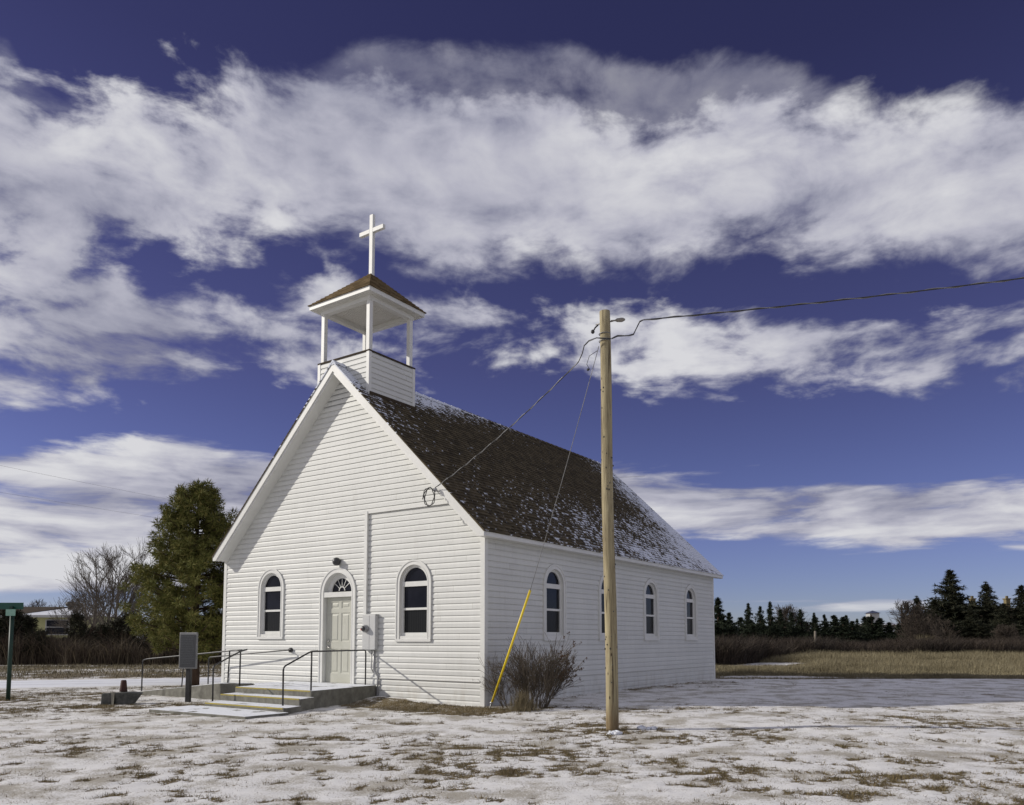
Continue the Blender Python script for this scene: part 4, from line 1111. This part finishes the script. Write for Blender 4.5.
# --- bare trees
def bare_tree(px, py, D, label, n=5, depth=3, r=.09, spread=.45, group=None, name='bare_tree', wide=1.0, stems=1, base=0):
    x, y, z = at(px, py, D); z = abs(z)
    root = empty(name, (x, y, base), random.uniform(0, 6), label=label, cat='bare tree')
    if group: root['group'] = group
    w = MB(); sk = MB()
    H_ = z
    for s in range(stems):
        d0 = np.array([random.gauss(0, .16 * wide), random.gauss(0, .16 * wide), 1.0]); d0 /= np.linalg.norm(d0)
        P = [np.array([0., 0, -.2])]; dv = d0.copy()
        for i in range(8):
            dv = dv + np.array([random.gauss(0, .06), random.gauss(0, .06), .05]); dv /= np.linalg.norm(dv); P.append(P[-1] + dv * H_ * .88 / 8)
        w.extrude_path(P, [r * (1 - .85 * i / 8) for i in range(9)], 7, cap=False)
        for k in range(15):
            t_ = random.uniform(.16, 1); i = min(int(t_ * 8), 7); q = P[i] + (P[i + 1] - P[i]) * (t_ * 8 - i)
            a = random.uniform(0, 2 * pi); nd = np.array([cos(a) * spread * wide * 1.6, sin(a) * spread * wide * 1.6, 1.0]); nd /= np.linalg.norm(nd)
            branch_rec(sk, q, nd, H_ * .40 * (1.12 - t_ * .75), r * .42 * (1.1 - t_ * .6), depth - 1, spread, 0, n, 4, None, .0075 * D / 55, .12)
    w.build('trunk', M['bark_grey' if D < 62 else 'bark'], root, True); sk.build('branches', M['bark_grey' if D < 62 else 'twig_dark'], root)
    return root
bare_tree(100, 549, 55, 'tall leafless tree, left one of the two beside the big pine', 6, 3, .12, stems=2, group='bare trees beyond the road')
bare_tree(122, 546, 54, 'tall leafless tree just left of the big pine', 6, 3, .11, stems=2, group='bare trees beyond the road')
bare_tree(84, 590, 58, 'short spreading leafless tree beside the yellow house', 6, 3, .08, .6, stems=2, group='bare trees beyond the road')
bare_tree(36, 601, 90, 'thin leafless tree rising behind the yellow house roof', 5, 3, .08, stems=2, group='bare trees beyond the road')
bare_tree(788, 605, 84, 'leafless round tree showing behind the spruce row', 6, 3, .09, .55, stems=3, group='bare trees among the right hand spruces')
bare_tree(909, 601, 82, 'pale leafless tree at the left of the tall spruce group', 6, 3, .10, .6, stems=3, group='bare trees among the right hand spruces')
bare_tree(922, 612, 72, 'low grey leafless thicket tree before the tall spruces', 6, 3, .06, .7, stems=4, wide=1.5, group='bare trees among the right hand spruces')
bare_tree(944, 618, 66, 'slim bare sapling standing alone at the edge of the dry field', 5, 3, .05, .5, stems=1, group='bare trees among the right hand spruces')
bare_tree(1006, 622, 74, 'grey leafless shrub tree in front of the right hand spruces', 6, 3, .06, .7, stems=4, wide=1.5, group='bare trees among the right hand spruces')

# --- shrub at the church corner
bx_, by_ = ground(548, 709)
bush = empty('shrub', (bx_ - .12, by_, 0), 0, label='leafless twiggy shrub by the shaded side wall of the church', cat='shrub')
w = MB(); sk = []
for i in range(42):
    a = random.uniform(0, 2 * pi); lean = random.uniform(.08, .62)
    d = np.array([cos(a) * lean + .12, sin(a) * lean * .7, 1.0]); d /= np.linalg.norm(d)
    branch_rec(w, (cos(a) * .16 - .1, sin(a) * .14, -.03), d, random.uniform(.5, .88), .011, 2, .5, 0, 6, 4, sk, .0032, .12)
for i in range(14):
    a = random.uniform(0, 2 * pi); d = np.array([cos(a) * .3 - .25, sin(a) * .3, 1.0]); d /= np.linalg.norm(d)
    branch_rec(w, (cos(a) * .15 - .62, sin(a) * .12, -.03), d, random.uniform(.4, .66), .009, 2, .5, 0, 5, 4, sk, .003, .12)
w.build('branches', M['bush_twigs'], bush)
sk = np.array(sk); pick = sk[(sk[:, 0] > .35) & (sk[:, 2] > .55)]
pick = pick[RNG.uniform(0, 1, len(pick)) < .45]
if len(pick): tri_obj('leaves', sprays(pick, np.full(len(pick), .03), 5, .045, .035, -.4), M['dead_leaves'], bush)
gx, gy = ground(522, 712); n = 900
a = RNG.uniform(0, 2 * pi, n); r = np.abs(RNG.normal(0, .20, n))
o = blades('grass_tuft', gx + np.cos(a) * r * 1.2, gy + np.sin(a) * r, RNG.uniform(.12, .52, n) * np.exp(-(r / .32) ** 2), np.full(n, .006), .4, M['bush_grass'], 2)
tag(o, 'pale clump of tall dry grass at the left foot of the shrub', 'grass clump')
gx, gy = ground(479, 706)
sp_ = empty('sapling', (gx, gy - .12, 0), 0, label='small leafless sapling in front of the church corner', cat='sapling')
w = MB()
for i in range(6):
    a = random.uniform(0, 2 * pi); d = np.array([cos(a) * .16, sin(a) * .12, 1.0]); d /= np.linalg.norm(d)
    branch_rec(w, (cos(a) * .04, sin(a) * .03, -.03), d, random.uniform(.35, .66), .006, 1, .5, 0, 5, 4, None, .003, .1)
w.build('branches', M['bush_twigs'], sp_)

# small dark bush in the dry field
gx, gy, _ = at(915, 652, 66)
fb = empty('shrub', (gx, gy, 0), 0, label='low dark shrub in the dry field before the tall spruces', cat='shrub')
w = MB()
for i in range(40):
    a = random.uniform(0, 2 * pi); d = np.array([cos(a) * 1.3, sin(a) * .9, .8]); d /= np.linalg.norm(d)
    branch_rec(w, (0, 0, 0), d, random.uniform(.8, 1.5), .03, 1, .5, 0, 6, 3, None, .012, .1)
w.build('branches', M['bark'], fb)
gx, gy, _ = at(938, 648, 70)
n = 500; a = RNG.uniform(0, 2 * pi, n); r = RNG.uniform(0, .5, n)
o = blades('grass_tuft', gx - 1.2 + np.cos(a) * r * 1.6, gy + np.sin(a) * r, RNG.uniform(.8, 2.0, n), np.full(n, .05), .45, M['dry_grass'], 2)
tag(o, 'tall pale tan grass clump before the tall spruces', 'grass clump')

# ---------------------------------------------------------------- distant buildings and posts
hx_, hy_, _ = at(90, 640, 62)
yh = empty('yellow_house', (hx_, hy_, 0), radians(6), label='pale yellow bungalow with snowy hipped roof behind the hedge', cat='house')
w = MB(); w.box(-13, 0, 0, 7, -.2, 3.28); w.build('wall', M['yellow_wall'], yh)
w = MB(); w.add([(-5.3, -.5, 3.3), (.45, -.5, 3.3), (.45, 7.5, 3.3), (-5.3, 7.5, 3.3), (-3.6, 3.4, 4.02), (-2.2, 3.4, 4.02)], [(0, 1, 5, 4), (1, 2, 5), (2, 3, 4, 5), (3, 0, 4), (0, 3, 2, 1)]); rf2 = w.build('roof', M['snow_roof'], yh)
w = MB(); w.box(-5.3, .45, -.53, -.5, 3.12, 3.31); w.box(-12, -5.3, -.53, -.5, 3.12, 3.31); w.build('fascia', M['white_wall'], rf2)
w = MB(); w.add([(-13.4, -.5, 3.31), (-5.3, -.5, 3.31), (-3.2, 3.4, 4.1), (-13.4, 3.4, 4.1), (-13.4, 7.5, 3.31), (-5.3, 7.5, 3.31)], [(0, 1, 2, 3), (3, 2, 5, 4), (0, 3, 4)]); w.build('roof', M['brown_shingle'], yh)
w = MB(); w.box(-3.35, -1.55, -.05, .01, 1.75, 2.98); wf = w.build('window', M['white_wall'], yh)
w = MB(); w.box(-3.25, -1.65, -.08, -.052, 2.42, 2.90); w.box(-3.25, -1.65, -.08, -.052, 1.83, 2.34); w.build('pane', M['glass'], wf)
w = MB(); w.extrude_path([(-2.7, 2.6, 3.8), (-2.7, 2.6, 4.15)], .18, 10); w.sphere((-2.7, 2.6, 4.28), .36, 12, 8, (1, 1, .7)); w.build('roof_vent', M['dark_metal'], rf2, True)

def simple_house(px, D, half, h1, rise, dep, wall, roofm, label, ridge_x=True, rot=0):
    x, y, _ = at(px, 640, D); r = empty('farmhouse', (x, y, 0), rot, label=label, cat='house')
    w = MB(); w.box(-half, half, 0, dep, -.2, h1); w.add([(-half, 0, h1), (-half, dep, h1), (-half, dep / 2, h1 + rise)], [(0, 1, 2)]); w.add([(half, 0, h1), (half, dep, h1), (half, dep / 2, h1 + rise)], [(0, 2, 1)]); w.build('wall', wall, r)
    w = MB(); e = .4; k = rise / (dep / 2)
    for s in (0, 1):
        y0, y1 = (-e, dep / 2) if s == 0 else (dep + e, dep / 2)
        w.add([(-half - e, y0, h1 - e * k), (half + e, y0, h1 - e * k), (half + e, y1, h1 + rise), (-half - e, y1, h1 + rise), (-half - e, y0, h1 - e * k + .15), (half + e, y0, h1 - e * k + .15), (half + e, y1, h1 + rise + .15), (-half - e, y1, h1 + rise + .15)],
              [(0, 1, 2, 3), (4, 7, 6, 5), (0, 4, 5, 1), (1, 5, 6, 2), (3, 2, 6, 7), (0, 3, 7, 4)])
    rr = w.build('roof', roofm, r)
    return r, rr
# white farm building with a tall cupola tower
fx, fy, _ = at(884, 640, 150)
fh = empty('farm_building', (fx, fy, 0), 0, label='distant white farm building with a square tower and dark cap roof', cat='building')
w = MB(); w.box(-1.5, 4.2, 0, 8, -.2, 4.3); w.build('wall', M['old_wall'], fh)
w = MB(); w.add([(-3, -.4, 4.2), (4.6, -.4, 4.3), (4.6, 8.4, 4.3), (-3, 8.4, 4.3), (-2, 4, 4.7), (3.6, 4, 4.7)], [(0, 1, 5, 4), (1, 2, 5), (2, 3, 4, 5), (3, 0, 4)]); w.build('roof', M['snow_roof'], fh)
w = MB(); w.box(-1.9, -.1, 1.3, 3.1, 4.3, 6.5); tw_ = w.build('tower', M['white_wall'], fh)
w = MB(); w.add([(-2.15, 1.05, 6.5), (.15, 1.05, 6.5), (.15, 3.35, 6.5), (-2.15, 3.35, 6.5), (-1, 2.2, 7.05)], [(0, 1, 4), (1, 2, 4), (2, 3, 4), (3, 0, 4), (3, 2, 1, 0)]); w.build('cap_roof', M['blue_roof'], tw_)
x, y, z = at(889, 617, 140); 
r_, rr = simple_house(905, 130, 3, 1.9, 1.3, 5, M['white_wall'], M['snow_roof'], 'low white shed with a snowy roof between the poles and spruces')
r_, rr = simple_house(1007, 118, 5.6, 4.6, 1.6, 8, M['bark_grey'], M['brown_shingle'], 'dark roofed house with two yellow chimneys hidden behind the spruces')
for cx_ in (-2.85, 2.5):
    w = MB(); w.box(cx_ - .32, cx_ + .32, 3.2, 3.9, 5.6, 7.6); w.box(cx_ - .42, cx_ + .42, 3.1, 4.0, 7.6, 7.78); w.box(cx_ - .15, cx_ + .15, 3.4, 3.7, 7.78, 8.15); w.build('chimney', M['chimney_brick'], rr)
for px, D, h_, lb in ((872, 120, 5.2, 'short distant dark pole left of the farm tower'), (903, 118, 6.6, 'taller distant dark pole right of the farm tower')):
    x, y, _ = at(px, 640, D); o = empty('power_pole', (x, y, 0), 0, label=lb, cat='pole', group='distant poles by the farm')
    w = MB(); w.extrude_path([(0, 0, -.2), (0, 0, h_)], [.16, .12], 8); w.build('post', M['bark'], o, True)
    w = MB(); w.box(-.45, .45, -.2, -.12, h_ - .7, h_ - .58); w.build('crossarm', M['bark'], o)
x, y, _ = at(815.5, 652, 64)
w = MB(); w.extrude_path([(0, 0, -.2), (0, 0, 1.2), (0.02, 0, 2.1)], [.10, .10, .09], 8); o = w.build('fence_post', M['fence_wood'], None, True); o.location = (x, y, 0); tag(o, 'single weathered wooden post rising from the dry field', 'post')

# thin distribution wires crossing the sky at left
for (a, b, D, lb) in (((0, 460), (260, 514), 70, 'upper of two thin overhead wires left of the pine'), ((0, 487), (260, 531), 72, 'lower of two thin overhead wires left of the pine')):
    A_ = np.array(at(*a, D)); B_ = np.array(at(*b, D + 25)); d = B_ - A_
    w = MB(); w.extrude_path(sag(A_ - d * 1.2, B_ + d * .6, .5, 30), .009, 4); o = w.build('overhead_wire', M['wire_grey'], None); tag(o, lb, 'wire', 'thin overhead wires at left')

# ---------------------------------------------------------------- sky and light
SUN_EL = radians(26.6)
sdir = np.array([-cos(SUN_EL) * cos(radians(3.2)), cos(SUN_EL) * sin(radians(3.2)), sin(SUN_EL)])
sl_ = bpy.data.lights.new('sun', 'SUN'); sl_.energy = 3.3; sl_.angle = radians(.53); sl_.color = (1, .945, .86)
so = bpy.data.objects.new('sun', sl_); COL.objects.link(so)
from mathutils import Vector
so.rotation_euler = Vector(sdir).to_track_quat('Z', 'Y').to_euler(); so.location = (-30, 0, 30)

wd = bpy.data.worlds.new('World'); S.world = wd; wd.use_nodes = True
class WT(NT):
    def __init__(s, t): s.t = t
t = WT(wd.node_tree); bg = wd.node_tree.nodes['Background']
sky = t.n('ShaderNodeTexSky', sky_type='NISHITA'); sky.sun_disc = False; sky.sun_elevation = SUN_EL; sky.sun_rotation = radians(-90 - 2.5 + 5)
sky.altitude = 1200; sky.air_density = 1.0; sky.dust_density = .4; sky.ozone_density = 2.0
g = t.n('ShaderNodeTexCoord').outputs['Generated']
s = t.n('ShaderNodeSeparateXYZ'); t.l(g, s.inputs[0]); x, y, z = s.outputs
az = t.math('ARCTAN2', x, y)
hr_ = t.math('SQRT', t.math('ADD', t.math('MULTIPLY', x, x), t.math('MULTIPLY', y, y)))
te = t.math('DIVIDE', z, t.math('MAXIMUM', hr_, .02))
azn = t.math('ADD', t.math('DIVIDE', az, 1.4), .5, clamp=True)          # -.7..+.7 rad
def azte(px, py):
    d = ray(px, py); return math.atan2(d[0], d[1]), d[2] / math.hypot(d[0], d[1])
def curve(pts):
    c = t.n('ShaderNodeFloatCurve'); m = c.mapping; cu = m.curves[0]
    P = sorted([((azte(a, b)[0] / 1.4 + .5), azte(a, b)[1]) for a, b in pts])
    while len(cu.points) < len(P): cu.points.new(.5, .5)
    for p, (u, v) in zip(cu.points, P): p.location = (u, v); p.handle_type = 'AUTO_CLAMPED'
    m.extend = 'HORIZONTAL'; m.update(); t.l(azn, c.inputs['Value']); return c.outputs[0]
def vec(a, b, c=0.0):
    q = t.n('ShaderNodeCombineXYZ')
    for i, v in enumerate((a, b, c)):
        if hasattr(v, 'is_linked'): t.l(v, q.inputs[i])
        else: q.inputs[i].default_value = v
    return q.outputs[0]
def vadd(a, b):
    q = t.n('ShaderNodeVectorMath', operation='ADD'); t.l(a, q.inputs[0])
    if hasattr(b, 'is_linked'): t.l(b, q.inputs[1])
    else: q.inputs[1].default_value = b
    return q.outputs[0]
def vscale(a, k):
    q = t.n('ShaderNodeVectorMath', operation='SCALE'); t.l(a, q.inputs[0]); q.inputs['Scale'].default_value = k; return q.outputs[0]
tp = t.math('MAXIMUM', te, 0.0)
# cloud-deck coordinates: features flatten and shrink towards the horizon
lz = t.math('LOGARITHM', t.math('ADD', tp, .20), 2.71828)
cv0 = vec(t.math('MULTIPLY', az, 2.6), t.math('MULTIPLY', lz, 3.0), 3.3)
wn_ = t.n('ShaderNodeTexNoise', noise_dimensions='2D'); wn_.inputs['Scale'].default_value = 1.6; wn_.inputs['Detail'].default_value = 2; t.l(cv0, wn_.inputs['Vector'])
cv = vadd(cv0, vscale(vadd(wn_.outputs['Color'], (-.5, -.5, -.5)), .20))
def noise2(v, scale, det, rough):
    q = t.n('ShaderNodeTexNoise', noise_dimensions='2D'); q.inputs['Scale'].default_value = scale; q.inputs['Detail'].default_value = det; q.inputs['Roughness'].default_value = rough
    t.l(v, q.inputs['Vector']); return q.outputs[0]
def puffs(v, scale):
    q = t.n('ShaderNodeTexVoronoi', feature='F1', voronoi_dimensions='2D'); q.inputs['Scale'].default_value = scale; q.inputs['Detail'].default_value = 2.5
    q.inputs['Roughness'].default_value = .55; q.inputs['Lacunarity'].default_value = 2.2; q.normalize = True
    t.l(v, q.inputs['Vector']); return t.math('SUBTRACT', 1.0, q.outputs['Distance'])
def cloudn(v):
    a = noise2(v, 1.5, 9, .52); b = puffs(v, 2.6)
    return a, b
N1, PF = cloudn(cv)
N2 = noise2(cv, 6.0, 5, .6)
N3 = noise2(vadd(cv, (7.1, 2.2, 0)), 1.0, 3, .45)
nzf = t.math('SUBTRACT', t.math('ADD', t.math('MULTIPLY', N1, .70), t.math('MULTIPLY', N2, .30)), .5)
nzp = t.math('ADD', t.math('MULTIPLY', t.math('SUBTRACT', PF, .68), .45), t.math('MULTIPLY', nzf, 1.0))
# streaky stratus texture for the low decks
lowv = vec(t.math('MULTIPLY', az, 5.5), t.math('MULTIPLY', te, 34.0), 1.7)
lowv = vadd(lowv, vscale(vadd(wn_.outputs['Color'], (-.5, -.5, -.5)), .8))
NL = t.math('SUBTRACT', noise2(lowv, 1.0, 7, .56), .5)
def band(up, lo, k, amp, off=0, cap=1.0, nz=None):
    a = t.math('SUBTRACT', curve(up), te); b = t.math('SUBTRACT', te, curve(lo))
    d = t.math('MULTIPLY', t.math('MINIMUM', a, b), k)
    d = t.math('MINIMUM', d, cap)
    return t.math('ADD', t.math('ADD', d, t.math('MULTIPLY', nz if nz is not None else nzf, amp)), off)
B1 = band([(-120, 60), (0, 62), (30, 90), (60, 98), (100, 98), (150, 92), (200, 104), (250, 98), (300, 90), (350, 74), (400, 84), (450, 92), (500, 92), (560, 84), (590, 106), (680, 122), (750, 104), (800, 100), (900, 100), (1024, 114), (1150, 120)],
          [(-120, 300), (0, 290), (60, 282), (110, 262), (160, 250), (200, 250), (250, 242), (285, 232), (330, 235), (400, 262), (450, 270), (500, 262), (600, 262), (650, 274), (700, 264), (750, 250), (800, 268), (850, 272), (900, 262), (960, 258), (1024, 262), (1150, 270)], 11, 2.0, .18, .95, t.math('MULTIPLY', t.math('ADD', t.math('MULTIPLY', nzf, .85), t.math('MULTIPLY', nzp, .18)), t.math('ADD', 1.0, t.math('MULTIPLY', t.sm(az, -.22, -.50), .9))))
B2 = band([(-120, 200), (0, 215), (60, 240), (110, 262), (160, 285), (200, 290), (250, 290), (300, 262), (340, 262), (400, 280), (470, 288), (520, 312), (560, 310), (600, 305), (650, 300), (700, 308), (780, 305), (840, 308), (900, 302), (960, 305), (1024, 298), (1150, 300)],
          [(-120, 425), (0, 415), (60, 410), (110, 398), (160, 395), (240, 402), (300, 392), (350, 378), (400, 378), (440, 372), (500, 372), (560, 380), (600, 395), (660, 392), (720, 396), (780, 400), (830, 384), (900, 390), (960, 382), (1024, 380), (1150, 380)], 14, 3.0, -.10, .42, nzp)
B3 = band([(-120, 455), (0, 452), (60, 445), (110, 448), (150, 440), (200, 443), (260, 452), (400, 455), (520, 466), (620, 470), (700, 477), (800, 482), (900, 485), (1024, 481), (1150, 480)],
          [(-120, 588), (0, 585), (60, 582), (110, 582), (200, 575), (260, 568), (400, 552), (520, 545), (620, 530), (700, 537), (800, 541), (900, 541), (1024, 541), (1150, 545)], 34, 2.1, .14, .50, t.math('ADD', t.math('MULTIPLY', NL, 1.15), t.math('MULTIPLY', nzf, .45)))
B4 = band([(-120, 597), (640, 609), (760, 609), (840, 602), (880, 598), (915, 599), (950, 606), (1150, 610)], [(-120, 607), (700, 611), (840, 613), (900, 611), (950, 610), (1150, 612)], 90, 1.0, -.10, .2, NL)
B5 = band([(-120, 555), (700, 560), (870, 552), (886, 547), (930, 546), (945, 552), (985, 556), (1000, 543), (1150, 540)], [(-120, 545), (700, 545), (870, 549), (890, 551), (930, 550), (945, 548), (985, 540), (1000, 549), (1150, 552)], 90, .8, -.1, .4, NL)
B6 = band([(-120, 565), (0, 573), (100, 570), (175, 574), (230, 580), (260, 600), (1150, 600)], [(-120, 590), (0, 590), (100, 590), (175, 590), (230, 588), (260, 590), (1150, 590)], 70, .8, .3, .8, NL)
VL = band([(-120, 40), (0, 30), (30, 70), (80, 92), (200, 96), (300, 72), (350, 40), (400, 34), (470, 40), (560, 32), (620, 50), (680, 56), (740, 50), (800, 66), (900, 88), (1024, 102), (1150, 110)],
          [(-120, 130), (0, 130), (200, 135), (350, 135), (600, 150), (1150, 150)], 14, 1.6, .02, .45, nzf)
hi_ = t.math('MAXIMUM', B1, B2); lo_ = t.math('MAXIMUM', B3, t.math('MAXIMUM', B4, t.math('MAXIMUM', B5, B6)))
dens = t.math('MAXIMUM', hi_, lo_)
cov = t.sm(dens, -.10, .58)
veil = t.math('MULTIPLY', t.sm(VL, .0, .55), .42)
cov = t.math('MAXIMUM', cov, veil)
# unseen broken cloud added overhead and behind the camera to brighten the shade
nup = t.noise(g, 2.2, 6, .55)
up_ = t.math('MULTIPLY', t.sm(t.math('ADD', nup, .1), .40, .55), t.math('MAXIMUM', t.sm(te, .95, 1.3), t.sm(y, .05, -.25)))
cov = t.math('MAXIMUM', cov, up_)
cov = t.math('MULTIPLY', cov, t.sm(te, -.005, .02))
# light and shade inside the cloud: the sun stands at the left, so lobes are bright on their left and upper sides
N1b, PFb = cloudn(vadd(cv, (-.10, .10, 0)))
rel = t.math('ADD', t.math('MULTIPLY', t.math('SUBTRACT', N1, N1b), 1.5), t.math('MULTIPLY', t.math('SUBTRACT', PF, PFb), .22))
islow = t.sm(te, .30, .16)
shd = t.math('ADD', t.math('MULTIPLY', N3, 1.3), t.math('MULTIPLY', t.math('MINIMUM', t.math('MAXIMUM', dens, 0), 1.1), .20))
calm = t.math('SUBTRACT', 1.15, t.math('MULTIPLY', t.math('MINIMUM', t.math('MAXIMUM', dens, 0), 1), .62))
shd = t.math('ADD', shd, t.math('MULTIPLY', calm, t.math('ADD', rel, t.math('MULTIPLY', t.math('SUBTRACT', N2, .5), .28))))
shd = t.math('ADD', shd, t.math('MULTIPLY', islow, t.math('MULTIPLY', NL, .9)))
shd = t.math('SUBTRACT', shd, .23)
cc_ = t.ramp(shd, [(.14, (.23, .235, .33)), (.36, (.34, .345, .43)), (.56, (.46, .46, .54)), (.90, (.68, .68, .71))])
sb_ = t.n('ShaderNodeMix', data_type='RGBA', blend_type='MULTIPLY'); sb_.inputs[0].default_value = 1
t.l(sky.outputs[0], sb_.inputs[6]); t.l(t.ramp(te, [(0.0, (.50, .54, .78)), (.12, (.56, .48, .76)), (.35, (.49, .335, .545)), (.75, (.38, .245, .41))]), sb_.inputs[7])
sc = t.n('ShaderNodeVectorMath', operation='SCALE'); t.l(cc_, sc.inputs[0]); sc.inputs['Scale'].default_value = 10.0
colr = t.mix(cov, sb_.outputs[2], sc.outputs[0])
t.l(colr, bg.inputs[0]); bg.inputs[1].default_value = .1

# ---------------------------------------------------------------- camera and render settings
cam = bpy.data.cameras.new('camera'); co = bpy.data.objects.new('camera', cam); COL.objects.link(co)
co.location = (0, 0, H); co.rotation_euler = (pi / 2 + PITCH, 0, 0)
cam.sensor_width = 36; cam.lens = F / 1024 * 36; cam.shift_y = (PPY - 402.5) / 1024; cam.clip_end = 6000; cam.clip_start = .05
S.camera = co
for p in [o for o in bpy.data.objects if o.get('used') is not None]: del p['used']
for o in bpy.data.objects:
    if o.parent is not None and o.get('used') is not None: del o['used']
S.view_settings.view_transform = 'Standard'; S.view_settings.look = 'None'; S.view_settings.gamma = 1; S.view_settings.exposure = 0
S.view_settings.use_curve_mapping = False
S.render.engine = 'CYCLES'; S.cycles.max_bounces = 5
